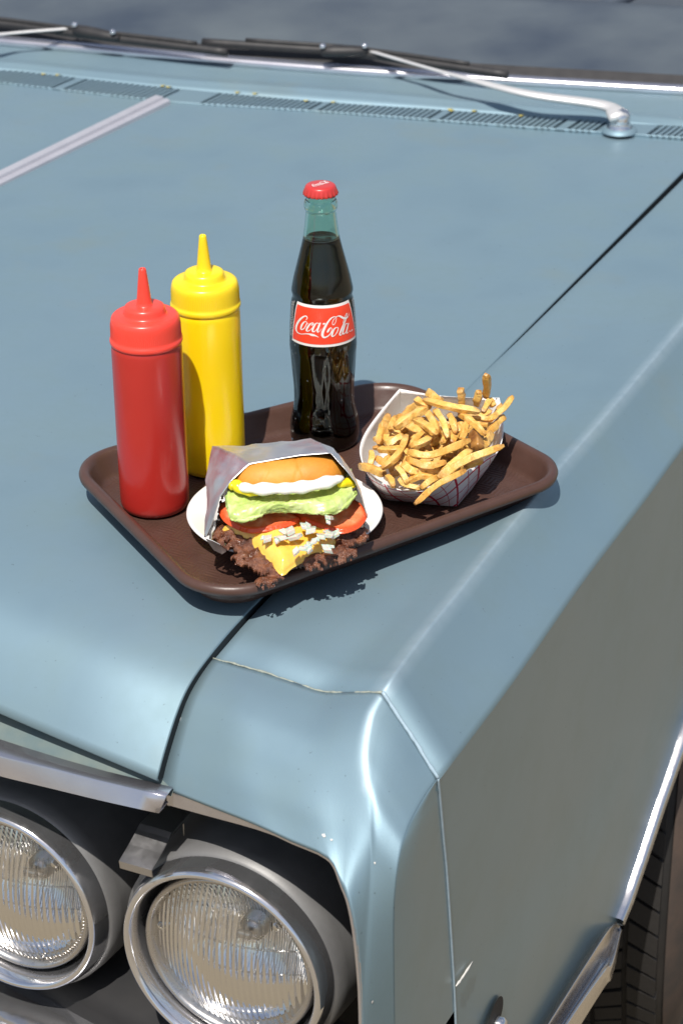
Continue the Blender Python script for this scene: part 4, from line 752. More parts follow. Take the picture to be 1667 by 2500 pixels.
# glass and cabin
rd = Vector((.33, .944, 0)); 
gbase = [p+rd*.006+Vector((0, 0, .002)) for p in cu]
grow = [[p+rd*(.80*L)+UPV*(.60*L)+Vector((0, 0, -.02*L*L)) for p in gbase] for L in (0, .12, .25, .4, .6)]
gl_ = loft('windshield', grow, M['windshield'], car, nr=2)
loft('windshield_seal', [[p+Vector((0, 0, .004)) for p in cu], [p+rd*.016+Vector((0, 0, .0135)) for p in cu]], M['rubber'], car)
dk = [p+Vector((0, 0, -.012)) for p in gbase]
loft('dashboard', [dk, [p+rd*.10+UPV*.012 for p in dk], [p+rd*.26+UPV*.03 for p in dk], [p+rd*.34+UPV*.015 for p in dk], [p+rd*.36+UPV*-.2 for p in dk]], M['dash'], car, nr=3)
loft('bench_seat', [[p+rd*.95+UPV*-.30 for p in dk], [p+rd*1.0+UPV*.12 for p in dk], [p+rd*1.05+UPV*.22 for p in dk], [p+rd*1.18+UPV*.22 for p in dk], [p+rd*1.22+UPV*-.3 for p in dk]], M['seat'], car, nr=3)
loft('cabin_floor', [[p+rd*.2+UPV*-.4 for p in dk], [p+rd*1.6+UPV*-.4 for p in dk]], M['dash'], car)
swc = V(D['wpiv'])+rd*.62+UPV*.16-OUT*.22
sw = [swc+OUT*(.19*math.cos(a))+(UPV*.82-FWD*.3+rd*.2).normalized()*(.19*math.sin(a)) for a in [2*math.pi*k/40 for k in range(41)]]
tube('steering_wheel', sw, .010, M['dash'], car, 10)
# --- wipers
def wiper(arm, blade, holder, piv=None):
    w = group_part('wiper', car)
    arm = [V(p) for p in arm]; af = [Vector(q) for q in cr(arm, 8)]; m_ = len(af)
    rr = [(.0105 if piv and i < m_*.12 else .0098*(1-min(1, i/(m_*.66)))**.7)+.0036 for i in range(m_)]
    tube('wiper_arm', af, rr, M['arm'], w, 10, flat=.55)
    b = [Vector(q) for q in cr([V(p) for p in blade], 6)]
    tube('wiper_blade', [p+Vector((0, 0, .0)) for p in b], .0062, M['rubber'], w, 8, flat=1.0)
    tube('blade_spine', [p+Vector((0, 0, .0075)) for p in b[3:-3]], .0032, M['rubber'], w, 6)
    h0, h1 = [V(p) for p in holder]; hd = (h1-h0)
    tube('blade_clip', [h0-hd*.05, h0, h0+hd*.3, h0+hd*.7, h1, h1+hd*.15], [.005, .009, .0105, .010, .008, .004], M['rubber'], w, 10, flat=.8)
    for p in (h0, h1): lathe('clip_pin', [(.0045, 0), (.0045, .004), (.002, .006), (.0003, .006)], M['chrome'], w, 12, ctr=(p.x, p.y-.006, p.z+.007))
    if piv:
        p = V(piv); lathe('pivot', [(.017, .000), (.0165, .004), (.0145, .006), (.014, .012), (.0135, .022), (.0105, .027), (.004, .029), (.0005, .029)], M['chrome'], w, 32, ctr=(p.x, p.y, p.z))
        lathe('pivot_seat', [(.024, -.001), (.022, .003), (.017, .0045)], M['paint'], w, 32, ctr=(p.x, p.y, p.z))
M['arm'] = nz('wiper_arm_satin', (.70, .68, .66), (.76, .74, .72), 30, .38, .5)
wiper(D['warm'], D['wblade'], D['wholder'], D['wpiv']); wiper(D['warm2'], D['wblade2'], D['wholder2'])
# bits of leaf caught in the louvres
lv = []; LF = []
for px in (96, 130, 390, 404, 575, 618, 745, 812, 1100, 1104, 1160, 1275):
    x = px2x(px); p = along(TW, x)+Vector((0, -.012*random.random(), .002)); k = len(lv)
    lv += [p, p+Vector((.006, .002, .002)), p+Vector((.004, .007, 0)), p+Vector((-.003, .004, .001))]; LF.append((k, k+1, k+2, k+3))
lo = mesh('leaf_litter', lv, LF, M['leaf'], None, smooth=False); tag(lo, 'yellowed leaf crumbs caught in the cowl louvres', 'leaf litter', kind='stuff')

# ================================================================= serving tray
def rounded(quad_, rads, n=14):
    """rounded polygon outline from corner points (2-D) with one radius per corner"""
    P = [Vector((p[0], p[1])) for p in quad_]; out = []; m_ = len(P)
    for i in range(m_):
        p = P[i]; a = (P[i-1]-p).normalized(); b = (P[(i+1) % m_]-p).normalized(); r = rads[i]
        half = math.acos(max(-1, min(1, a.dot(b))))/2; t_ = r/math.tan(half)
        s, e = p+a*t_, p+b*t_; c_ = p+(a+b).normalized()*(r/math.sin(half))
        a0 = math.atan2(s.y-c_.y, s.x-c_.x); a1 = math.atan2(e.y-c_.y, e.x-c_.x); d = (a1-a0+math.pi) % (2*math.pi)-math.pi
        for k in range(n+1):
            a_ = a0+d*k/n; out.append(Vector((c_.x+r*math.cos(a_), c_.y+r*math.sin(a_))))
    return out
TQ = D['tray']
def dens(L, mx=.012):
    out = []
    for i in range(len(L)):
        a, b = L[i], L[(i+1) % len(L)]; k = max(1, int((b-a).length/mx))
        out += [a.lerp(b, j/k) for j in range(k)]
    return out
outl = dens(rounded(TQ, D['tray_r']))
ctr = sum(outl, Vector((0, 0)))/len(outl)
def normals2(L):
    N = []
    for i in range(len(L)):
        t_ = (L[(i+1) % len(L)]-L[i-1]).normalized(); nn = Vector((t_.y, -t_.x)); N.append(nn if nn.dot(L[i]-ctr) > 0 else -nn)
    return N
nl = normals2(outl)
def ring(off, z): return [Vector((p.x+n_.x*off, p.y+n_.y*off, z)) for p, n_ in zip(outl, nl)]
tp_ = [(-.003, .0135), (-.0008, .0150), (0, .0185), (-.0012, .0218), (-.0042, .0236), (-.0075, .0232), (-.0100, .0212), (-.0118, .0180), (-.0185, .0050), (-.0205, .0022), (-.0235, .0006), (-.0270, .0)]
bt_ = [(-.0275, -.0038), (-.0215, -.0030), (-.0190, .0020), (-.0130, .0150), (-.0100, .0185), (-.0060, .0200), (-.0028, .0180), (-.003, .0135)]
vs = []; R_n = len(outl)
for o_, z in tp_: vs += ring(o_, z)
F = grid_faces(len(tp_), R_n, True)
ic = len(vs); inner = [v for v in vs[-R_n:]]
for s in (.75, .5, .25):
    vs += [Vector((ctr.x+(p.x-ctr.x)*s, ctr.y+(p.y-ctr.y)*s, 0)) for p in inner]
for q in range(3):
    F += grid_faces(2, R_n, True, (len(tp_)-1+q)*R_n)
vs.append(Vector((ctr.x, ctr.y, 0))); cI = len(vs)-1; b0 = cI-R_n
F += [(b0+k, b0+(k+1) % R_n, cI) for k in range(R_n)]
off = len(vs)
for o_, z in bt_: vs += ring(o_, z)
F += grid_faces(len(bt_), R_n, True, off)
vs.append(Vector((ctr.x, ctr.y, -.0038))); F += [(off+(k+1) % R_n, off+k, len(vs)-1) for k in range(R_n)]
tray = mesh('serving_tray', vs, F, M['tray'])
bm = bmesh.new(); bm.from_mesh(tray.data); bmesh.ops.recalc_face_normals(bm, faces=bm.faces); bm.to_mesh(tray.data); bm.free()
tag(tray, 'brown plastic cafeteria tray with rounded rim resting on the car hood', 'tray')

# ================================================================= squeeze bottles
def squeeze(at, rz, mb, mc, label, group):
    t_ = empty('squeeze_bottle', at); t_.rotation_euler.z = rz; tag(t_, label, 'squeeze bottle', group)
    A = V(at); k = dict(ctr=A)
    lathe('body', [(.001, .0006), (.022, .0008), (.0275, .0012), (.0303, .0034), (.0315, .0075), (.0317, .013), (.0317, .08), (.0316, .13), (.0315, .158), (.0308, .1645), (.0300, .1655), (.0300, .172)], mb, t_, 72, **k)
    fr_ = lambda r, z, a: r+(.00028*math.cos(110*a) if .1705 < z < .1835 and r > .0305 else 0)
    c_ = lathe('cap', [(.0302, .1645), (.0316, .1640), (.0323, .1655), (.0324, .1675), (.0320, .1690), (.0312, .1697), (.0311, .172), (.0310, .1765), (.0309, .182), (.0306, .1858), (.0297, .1886), (.0283, .1900), (.026, .1905), (.0205, .1906), (.0192, .1912), (.0186, .1930), (.0181, .1962), (.0173, .1982), (.0158, .1990), (.012, .1992), (.0070, .1992)], mc, t_, 330, rfun=fr_, **k)
    lathe('nozzle', [(.0080, .1990), (.0072, .1996), (.0066, .2025), (.0055, .213), (.0043, .224), (.0034, .2315), (.0031, .2330), (.0024, .2336), (.0014, .2334), (.0011, .2318), (.0010, .226)], mc, c_, 40, **k)
    return t_
squeeze(D['red'], .3, M['red_body'], M['red_cap'], 'red plastic squeeze bottle with pointed nozzle at the left end of the tray', 'condiment squeeze bottles')
squeeze(D['yel'], 1.1, M['yel_body'], M['yel_cap'], 'yellow plastic squeeze bottle with pointed nozzle standing behind the red one', 'condiment squeeze bottles')

# ================================================================= cola bottle
CK = V(D['coke']); cola = empty('soda_bottle', CK); tag(cola, 'sealed glass bottle of dark cola with red script label and red crown cap', 'bottle')
cp = [tuple(q) for q in D['cokeprof']]
def coke_r(r, z, a):
    # ten raised flutes below and above the label, fading at the ends
    w = 0
    if .040 < z < .098: w = math.sin(math.pi*(z-.040)/.058)**.6
    if .012 < z < .040: w = .45*math.sin(math.pi*(z-.012)/.028)
    q = abs(math.sin(5*(a+.25)))
    return r+.0011*w*(q**.6-.62)
prof = [(.001, .0035), (.016, .0030), (.024, .0006)]+[(r, z) for r, z in cr(cp, 3)]
outer = [(r, max(z, .0003)) for r, z in prof]
inner_p = [(max(.0008, r-.0028), max(z, .006)) for r, z in outer if z > .203]
neck_in = [(r-.0030, z) for r, z in cr(cp, 3) if z >= .196]
nvs, nF = lathe_vf(outer, 120, CK, coke_r)
top = neck_in[::-1]
top = [(.0105, .2478)]+[(min(r, .0118), z) for r, z in top]
# thick green glass; the inner wall is seen only in the empty neck, the cola fills the rest
nin = [(min(r-.0028, .0118) if z > .236 else r-.0026, z) for r, z in cr(cp, 3) if z > .2112][::-1]
rl_ = [r for r, z in cr(cp, 3) if z < .2105][-1]
full = outer+[(.0136, .2500), (.0134, .2535), (.0118, .2545)]+nin+[(rl_-.0026, .2106), (.0005, .2104)]
lathe('glass', full, M['glass'], cola, 120, ctr=CK, rfun=lambda r, z, a: coke_r(r, z, a))
lq = [(.001, .0060), (.022, .0050)]+[(r-.0007, z) for r, z in cr(cp, 3) if .0065 < z < .2092]
lq += [(rl_-.0010, .2096), (rl_-.0024, .2095), (rl_-.004, .2090), (rl_*.5, .2088), (.0005, .2088)]
lathe('cola', lq, M['cola'], cola, 120, ctr=CK, rfun=lambda r, z, a: coke_r(r, z, a))
lathe('base_ring', [(.0255, .0008), (.0292, .0012), (.0300, .0028), (.0288, .0038), (.0262, .0030)], M['green_glass'], cola, 80, ctr=CK)
# crown cap with 21 flutes
def crown_r(r, z, a):
    w = max(0, min(1, (.2578-z)/.0045)); return r+.0006*w*math.cos(21*a)+.0002*w
crown = lathe('crown_cap', [(.0150, .2518), (.0158, .2522), (.0156, .2540), (.0151, .2562), (.0145, .2582), (.0140, .2594), (.0134, .2602), (.0126, .2607), (.0112, .2610), (.006, .2612), (.0004, .2613)], M['crown'], cola, 168, ctr=CK, rfun=crown_r)
# wrap label
LR = D['label_r']
def onlabel(s, z, lift):
    # radius follows the bottle
    r = None
    for (r0, z0), (r1, z1) in zip(cp, cp[1:]):
        if z0 <= z <= z1: r = r0+(r1-r0)*(z-z0)/(z1-z0)
    r = (r or LR)+lift; th = s/LR
    return CK+Vector((r*math.sin(th), -r*math.cos(th), z))
lc = D['label_c']
z1 = (lc[0][1]+lc[1][1])/2; z0 = (lc[2][1]+lc[3][1])/2; thl = lambda f: (lc[3][0]+(lc[0][0]-lc[3][0])*f); thr = lambda f: (lc[2][0]+(lc[1][0]-lc[2][0])*f)
def patch(name, m, inset_s, inset_z, lift, parent, n=40, k=8):
    rows = []
    for i in range(k+1):
        f = i/k; z = z0+inset_z+(z1-z0-2*inset_z)*f; ff = (z-z0)/(z1-z0)
        a = thl(ff)*LR+inset_s; b = thr(ff)*LR-inset_s
        rows.append([onlabel(a+(b-a)*j/n, z, lift) for j in range(n+1)])
    return loft(name, rows, m, parent)
lab = patch('label', M['label_white'], 0, 0, .00025, cola)
patch('label_field', M['label_red'], .00125, .0026, .00045, lab)
def ribbon(path, fn, lift, n=6, k0=.5):
    """calligraphic stroke: centre line + width -> flat ribbon"""
    P = cr(path, n); vs = []
    for i, (s, z, w) in enumerate(P):
        a = P[max(0, i-1)]; b = P[min(len(P)-1, i+1)]; tx, tz = b[0]-a[0], b[1]-a[1]; L_ = math.hypot(tx, tz) or 1e-9
        nx, nz_ = -tz/L_, tx/L_; h = max(w*1.22, .0002)*k0
        vs += [fn(s+nx*h, z+nz_*h, lift), fn(s-nx*h, z-nz_*h, lift)]
    return vs, [(2*i, 2*i+1, 2*i+3, 2*i+2) for i in range(len(P)-1)]
def strokes(name, paths, fn, lift, m, parent):
    vs, F = [], []
    for q, p in enumerate(paths):
        v, f = ribbon(p, fn, lift+q*.000012); o_ = len(vs); vs += v; F += [tuple(i+o_ for i in g_) for g_ in f]
    return mesh(name, vs, F, m, parent)
strokes('label_script', D['script'], onlabel, .00065, M['label_white'], lab)
# the same script across the crown, small, turned
sm_ = [q[0] for p in D['script'] for q in p]; zm_ = [q[1] for p in D['script'] for q in p]
scx, szx = (min(sm_)+max(sm_))/2, (min(zm_)+max(zm_))/2; kk = .0195/(max(sm_)-min(sm_)); ca_ = math.radians(40)
def oncrown(s, z, lift):
    x, y = (s-scx)*kk, (z-szx)*kk*1.15
    return CK+Vector((x*math.cos(ca_)-y*math.sin(ca_), x*math.sin(ca_)+y*math.cos(ca_)+.001, (.26138)+lift*.2))
strokes('crown_script', [[(s, z, w) for s, z, w in p] for p in D['script'][:-2]], oncrown, .0004, M['label_white'], crown)
# fine print beside the label and the date code on the neck
fp = []
rnd = random.Random(3)
for side_, sgn in ((thl(.5)*LR-.0022, -1), (thr(.5)*LR+.0016, 1)):
    for c_ in range(3):
        s = side_+sgn*c_*.0019; z = z0+.004
        while z < z1-.003:
            L_ = .0008+rnd.random()*.0016; fp.append([(s, z, .0009), (s+rnd.uniform(-.0003, .0003), z+L_*.5, .0006), (s, z+L_, .0009)]); z += L_+.0007
strokes('fine_print', fp, onlabel, .0003, M['fine_print'], cola)
dc = []
for (a, b) in ((.0068, .2222), (.0073, .2204), (.0084, .2192)):
    for k in range(6):
        for q in range(2):
            s = a+k*.00095+rnd.uniform(-.0002, .0002); z = b+.0030-k*-.00042+q*-.0009+rnd.uniform(-.0003, .0003)-.004
            if rnd.random() < .8: dc.append([(s*2.1, z, .0005), (s*2.1+.0006, z+.0003, .0005)])
strokes('date_code', dc, onlabel, .0002, M['print_dark'], cola)
# condensation
vs, F = [], []
for _ in range(120):
    z = rnd.uniform(.03, .155); th = rnd.uniform(-1.5, 1.5)
    if z0-.002 < z < z1+.002 and -1.2 < th < 1.35: continue
    p = onlabel(th*LR, z, -.0001); r = rnd.uniform(.0003, .0009); n_ = (p-CK); n_.z = 0; n_.normalize(); t2 = n_.cross(UPV); o_ = len(vs)
    for rr, h in ((r, 0), (r*.75, r*.4), (.00005, r*.6)):
        for k in range(6):
            a = k*math.pi/3; vs.append(p+t2*(rr*math.cos(a))+UPV*(rr*1.2*math.sin(a))+n_*h)
    F += grid_faces(3, 6, True, o_)
dr = mesh('condensation', vs, F, M['glass'], cola); dr['kind'] = 'stuff'

# ================================================================= plate
PL = V(D['plate']); pr_ = D['plate_r']
PLb = Vector((PL.x, PL.y, 0))
plate = lathe('plate', [(.001, .0035), (.048, .0036), (.056, .0048), (.062, .0100), (.068, .0140), (pr_-.004, .0172), (pr_-.0010, .0182), (pr_, .0172), (pr_-.0012, .0155), (.070, .0115), (.060, .0045), (.052, .0006), (.046, .0006), (.044, .0022), (.001, .0022)], M['plate'], None, 96, ctr=PLb)
tag(plate, 'small round white china plate under the wrapped cheeseburger', 'plate')
a = math.radians(35)
box('plate_mark', PLb+Vector((.0765*math.cos(a), .0765*math.sin(a), .0166)), Vector((-math.sin(a), math.cos(a), 0))*.003, Vector((math.cos(a), math.sin(a), .4)).normalized()*.0022, Vector((0, 0, .0003)), M['plate_mark'], plate)

# ================================================================= cheeseburger
BN = V(D['bn']); BO = V(D['bO']); E1 = Vector((1, 0, 0)); E2 = BN.cross(E1).normalized()
b2 = lambda p: ((V(p)-BO).dot(E1), (V(p)-BO).dot(E2))
b3 = lambda x, y, h: BO+E1*x+E2*y+BN*h
burger = empty('cheeseburger', (PLb.x, PLb.y-.06, .012)); tag(burger, 'open-faced lacy smash cheeseburger half wrapped in silver foil on white plate', 'burger')
def inside(x, y, P):
    r = False; j = len(P)-1
    for i in range(len(P)):
        if (P[i][1] > y) != (P[j][1] > y) and x < (P[j][0]-P[i][0])*(y-P[i][1])/(P[j][1]-P[i][1])+P[i][0]: r = not r
        j = i
    return r
def edist(x, y, P):
    m_ = 1e9
    for i in range(len(P)):
        ax_, ay_ = P[i-1]; bx_, by_ = P[i]; dx, dy = bx_-ax_, by_-ay_; t_ = max(0, min(1, ((x-ax_)*dx+(y-ay_)*dy)/(dx*dx+dy*dy+1e-12)))
        m_ = min(m_, math.hypot(x-ax_-dx*t_, y-ay_-dy*t_))
    return m_
def pad(name, P, m, parent, step, hfun, thick, er, hole=None, shade=None, snap=True):
    """solid slab over polygon P: top height hfun(x, y, d), rounded edge of radius er"""
    xs = [p[0] for p in P]; ys = [p[1] for p in P]; nx = int((max(xs)-min(xs))/step)+3; ny = int((max(ys)-min(ys))/step)+3
    x0, y0 = min(xs)-step, min(ys)-step; vt = {}; cells = []
    for i in range(nx):
        for j in range(ny):
            cx_, cy_ = x0+(i+.5)*step, y0+(j+.5)*step
            if inside(cx_, cy_, P) and not (hole and hole(cx_, cy_, edist(cx_, cy_, P))): cells.append((i, j))
    vs, F, sh = [], [], []
    def vid(i, j, top):
        key = (i, j, top)
        if key not in vt:
            x, y = x0+i*step, y0+j*step; d = edist(x, y, P) if inside(x, y, P) else 0
            if snap and d < step*.75 and not hole:
                # pull border points onto the outline
                best = None
                for q in range(len(P)):
                    ax_, ay_ = P[q-1]; bx_, by_ = P[q]; dx, dy = bx_-ax_, by_-ay_; t_ = max(0, min(1, ((x-ax_)*dx+(y-ay_)*dy)/(dx*dx+dy*dy+1e-12)))
                    px_, py_ = ax_+dx*t_, ay_+dy*t_; dd = math.hypot(x-px_, y-py_)
                    if best is None or dd < best[0]: best = (dd, px_, py_)
                x, y, d = best[1], best[2], 0
            e = 1-max(0, 1-d/er)**2; e = math.sqrt(max(0, e))
            h = hfun(x, y, d); mid = h-thick/2
            z = mid+(thick/2)*e if top else mid-(thick/2)*e
            vt[key] = len(vs); vs.append(b3(x, y, z)); sh.append(shade(x, y, d, top) if shade else 0)
        return vt[key]
    cs = set(cells)
    for i, j in cells:
        q = [(i, j), (i+1, j), (i+1, j+1), (i, j+1)]
        F.append(tuple(vid(a, b, True) for a, b in q)); F.append(tuple(vid(a, b, False) for a, b in q[::-1]))
        for (di, dj), (a, b) in (((0, -1), (0, 1)), ((1, 0), (1, 2)), ((0, 1), (2, 3)), ((-1, 0), (3, 0))):
            if (i+di, j+dj) not in cs: F.append((vid(*q[b], True), vid(*q[a], True), vid(*q[a], False), vid(*q[b], False)))
    o = mesh(name, vs, F, m, parent)
    if shade:
        at_ = o.data.attributes.new('shade', 'FLOAT', 'POINT')
        for k, s in enumerate(sh): at_.data[k].value = s
    return o
n3 = lambda x, y, s, z=0: noise.noise((x*s, y*s, z))
PP = [b2(p) for p in D['patty']]
ymax = max(p[1] for p in PP)
PP = [p for p in PP]
# push the hidden upper edge back under the bun
PP = [(x, y+.035) if y > ymax-.012 and -.10 < x < .012 else (x, y) for x, y in PP]
PPs = cr(PP, 3, True); PPs = [(p[0], p[1]) for p in PPs]
def hole_p(x, y, d):
    lace = n3(x, y, 170, 3)+.5*n3(x, y, 420, 9)
    if d < .0030: return lace > -.05
    if d < .0075: return lace > .30
    return lace > .66 and d < .013
def h_p(x, y, d):
    lump = n3(x, y, 55, 1)*.0040+n3(x, y, 130, 2)*.0026+n3(x, y, 330, 4)*.0013
    return .0010+lump*(.35+min(1, d/.012))+min(.0040, d*.28)
patty = pad('meat_patty', PPs, M['patty'], burger, .00115, h_p, .0052, .004, hole_p)
CP = [b2(p) for p in D['cheese']]; CPs = [(p[0], p[1]) for p in cr(CP, 3, True)]
def h_c(x, y, d):
    return .0098+n3(x, y, 50, 5)*.0026+n3(x, y, 110, 8)*.0014+min(.0030, d*.30)-.0045*max(0, 1-d/.009)**1.5
cheese = pad('cheese_slice', CPs, M['cheese'], burger, .0011, h_c, .0052, .0030)
def tomato(key, h, seed):
    P = [b2(p) for p in D[key]]; P = [(p[0], p[1]) for p in cr(P, 4, True)]
    tl = .05 if key == 'tomL' else -.02
    def hf(x, y, d): return h+.0015*n3(x, y, 40, seed)+(.0010*n3(x, y, 170, seed) if d > .006 else 0)
    def sh(x, y, d, top): return 1 if (not top or d < .0028) else max(0, 1-(d-.0028)/.0022)*.8
    return pad('tomato_slice', P, M['tomato'], burger, .0011, hf, .0062, .0024, shade=sh)
tomato('tomL', .0180, 3); tomato('tomR', .0165, 6)
# lettuce: ruffled leaf, three rows across, folded back under the bun
lo_, mi_, hi_ = ([V(p) for p in D[k]] for k in ('lett_lo', 'lett_mid', 'lett_hi'))
nL = 90
lo_, mi_, hi_ = (resamp(q, nL) for q in (lo_, mi_, hi_))
back = [p+E2*.03-BN*.006 for p in hi_]
und = [p+E2*.014-BN*.006 for p in lo_]
rows = [und, [p+E2*.002-BN*.0015 for p in lo_], lo_, mi_, hi_, back]
rows = [[Vector(q) for q in r] for r in rows]
cols = [cr([r[j] for r in rows], 7) for j in range(nL)]
rows = [[Vector(c_[i]) for c_ in cols] for i in range(len(cols[0]))]
for i, r in enumerate(rows):
    for j, p in enumerate(r):
        u_ = j/(nL-1); w = .25+.75*math.exp(-((i-14)/9)**2)
        r[j] = p+BN*(.0019*w*math.sin(u_*21+1.2*math.sin(i*.3))+.0016*n3(u_, i*.02, 24))+E2*(.0014*w*n3(u_, i*.03, 40, 2))
loft('lettuce_leaf', rows, M['lettuce'], burger, uv=True, thick=.0009)
# bun: pillow with a flat heel
r0, r1, rm = (V(p) for p in D['bun_ref'])
be1 = (r1-r0).normalized(); bw = (r1-r0).length/2; _bt = math.radians(15); BNB = Vector((0, math.sin(_bt), math.cos(_bt))); BNB = (BNB-be1*BNB.dot(be1)).normalized(); be2 = BNB.cross(be1).normalized()
bc_ = (r0+r1)/2; bc_ = rm+be1*((bc_-rm).dot(be1)); bb = .042
BC = bc_+be2*bb
vs, sh = [], []; nU, nV = 200, 34
prof_ = []
for i in range(nV+1):
    t_ = i/nV
    if t_ < .18: rr, hh = .90+.10*(t_/.18)**.5, -.0015+.005*(t_/.18)
    else:
        a_ = (t_-.18)/.82*math.pi/2; rr, hh = max(1e-6, math.cos(a_))**.50, .0035+D['bun_h']*math.sin(a_)**.95
    prof_.append((rr, hh))
for rr, hh in prof_:
    for k in range(nU):
        a_ = 2*math.pi*k/nU; ca, sa = math.cos(a_), math.sin(a_)
        sq = (abs(ca)**2.6+abs(sa)**2.6)**(-1/2.6)
        x, y = .0008+rr*bw*1.09*ca*sq, rr*bb*sa*sq
        w = 1+.030*noise.noise((ca*1.5, sa*1.5, hh*30))
        crease = -.0008*math.exp(-((x+.020+.003*math.sin(hh*260))/.0017)**2)-.0008*math.exp(-((x-.016+hh*.35)/.0015)**2)-.0005*math.exp(-((x-.001-hh*.5)/.0013)**2)
        x *= 1-.26*max(0, sa)
        p = BC+be1*x*w+be2*y*w+BNB*(hh*w)
        out_ = (p-(BC-BNB*.02)).normalized(); vs.append(p+out_*crease*(1 if sa < .2 else 0)); sh.append(max(0, 1-(hh-.001)/.0035) if hh < .0045 else 0)
F = grid_faces(nV+1, nU, True); F.append(tuple(range(nU))[::-1])
bun = mesh('bun_top', vs, F, M['bun'], burger)
at_ = bun.data.attributes.new('shade', 'FLOAT', 'POINT')
for k, s in enumerate(sh): at_.data[k].value = s
hl = [(BC.x+.040*math.cos(a_), BC.y+.030*math.sin(a_)+.01) for a_ in [2*math.pi*k/36 for k in range(36)]]
loft('bun_heel', [[Vector((x*.9+BC.x*.1, y*.9+BC.y*.1, .024)) for x, y in hl], [Vector((x, y, .03)) for x, y in hl], [Vector((x, y, .045)) for x, y in hl], [Vector((x*.6+BC.x*.4, y*.6+BC.y*.4, .052)) for x, y in hl]], M['bun'], burger, nr=3, close_c=True)
def blob(name, key, rad, m, flat=.8, push=0):
    P = [Vector(q) for q in cr([V(p) for p in D[key]], 10)]; k_ = len(P)
    rr = [rad*(.45+.55*min(1, min(i, k_-1-i)/(k_*.12+1)))*(1+.45*noise.noise((i*.16, 3, rad*900))) for i in range(k_)]
    return tube(name, [p+be2*push for p in P], rr, m, burger, 14, BN, flat)
blob('mayonnaise', 'mayo', .0056, M['mayo'], .80, .0040)
blob('mustard', 'mustL', .0046, M['mustard'], .9, .004); blob('mustard', 'mustR', .0042, M['mustard'], .9, .004)
for i, p in enumerate(D['onions']*2):
    p = V(p); s = random.uniform(.0042, .0062)*(1 if i < len(D['onions']) else .72)
    if i >= len(D['onions']): p = p+E1*random.uniform(-.007, .007)+E2*random.uniform(-.005, .004)-BN*.0006
    q = Matrix.Rotation(random.uniform(-.3, .5), 3, 'X') @ Matrix.Rotation(random.uniform(0, 3), 3, 'Z') @ Matrix.Rotation(random.uniform(-.3, .3), 3, 'Y')
    o = box('onion_piece', p-BN*.0020, q @ Vector((s*.72, 0, 0)), q @ Vector((s*.25, s*.58, 0)), q @ Vector((s*.1, s*.1, s*.34)), M['onion'], burger, .0007, 3)
    for v in o.data.vertices: v.co += Vector((random.uniform(-1, 1), random.uniform(-1, 1), random.uniform(-1, 1)))*.00045

# ================================================================= foil wrapper
wo, wu = [V(p) for p in D['wr_open']], [V(p) for p in D['wr_out']]
nW = 66
def rs_lin(pts, n): 
    # keep corners: piecewise-linear resampling
    L = [0]
    for a, b in zip(pts, pts[1:]): L.append(L[-1]+(b-a).length)
    out = []
    for i in range(n):
        s = L[-1]*i/(n-1); k = 0
        while k < len(L)-2 and L[k+1] < s: k += 1
        out.append(pts[k].lerp(pts[k+1], (s-L[k])/max(1e-9, L[k+1]-L[k])))
    return out
def sub(a, b, m_): return [a+(b-a)*(k/m_) for k in range(m_)]
def row_of(pts, m_=6):
    out = []
    for a, b in zip(pts, pts[1:]): out += sub(a, b, m_)
    return out+[pts[-1]]
def low(p, z, dy): return Vector((p.x*.96+PLb.x*.04, p.y+dy, max(.0185, p.z+z)))
w2 = [low(p, -.016 if 3 < i < 10 else -.010, .022) for i, p in enumerate(wu)]
w3 = [low(p, -.065, .030) for i, p in enumerate(wu)]
wm = [p.lerp(q, .5)+BN*.004 for p, q in zip(wo, wu)]
hem = [p+(q-p).normalized()*.0022+BN*.0006 for p, q in zip(wo, wu)]
rows = [row_of(q) for q in (wo, hem, wm, wu, w2, w3)]
cols = []
for j in range(len(rows[0])):
    c_ = []
    ks = (1, 6, 7, 7, 5)
    for k, (a, b) in enumerate(zip(rows, rows[1:])): c_ += sub(a[j], b[j], ks[k])
    cols.append(c_+[rows[-1][j]])
rows = [[c_[i] for c_ in cols] for i in range(len(cols[0]))]
for i, r in enumerate(rows):
    for j, p in enumerate(r):
        a_ = 1 if i > 2 else .35
        d = noise.noise((p.x*60, p.y*60, p.z*60))*.0018+abs(noise.noise((p.x*120+5, p.y*120, p.z*120)))*.0007
        r[j] = p+(p-(BC-BN*.01)).normalized()*d*a_
foil = loft('foil_wrapper', rows, M['foil'], None, thick=.0003)
tag(foil, 'crinkled silver foil wrapper folded open around the cheeseburger', 'wrapper')
fd = [V(p) for p in D['wr_fold']]
lp = rows[0][0]
vs = [lp, lp+(fd[1]-fd[0])*.5+BN*.001, fd[1]+BN*.001, fd[2], fd[2]-BN*.007+E2*.002, fd[1]-BN*.011+E2*.001, lp+(fd[1]-fd[0])*.5-BN*.010, lp-BN*.005+E2*.004]
fl_ = mesh('folded_flap', vs, [(0, 1, 6, 7), (1, 2, 5, 6), (2, 3, 4, 5)], M['foil'], foil, smooth=False); fl_.modifiers.new('s', 'SOLIDIFY').thickness = .0006

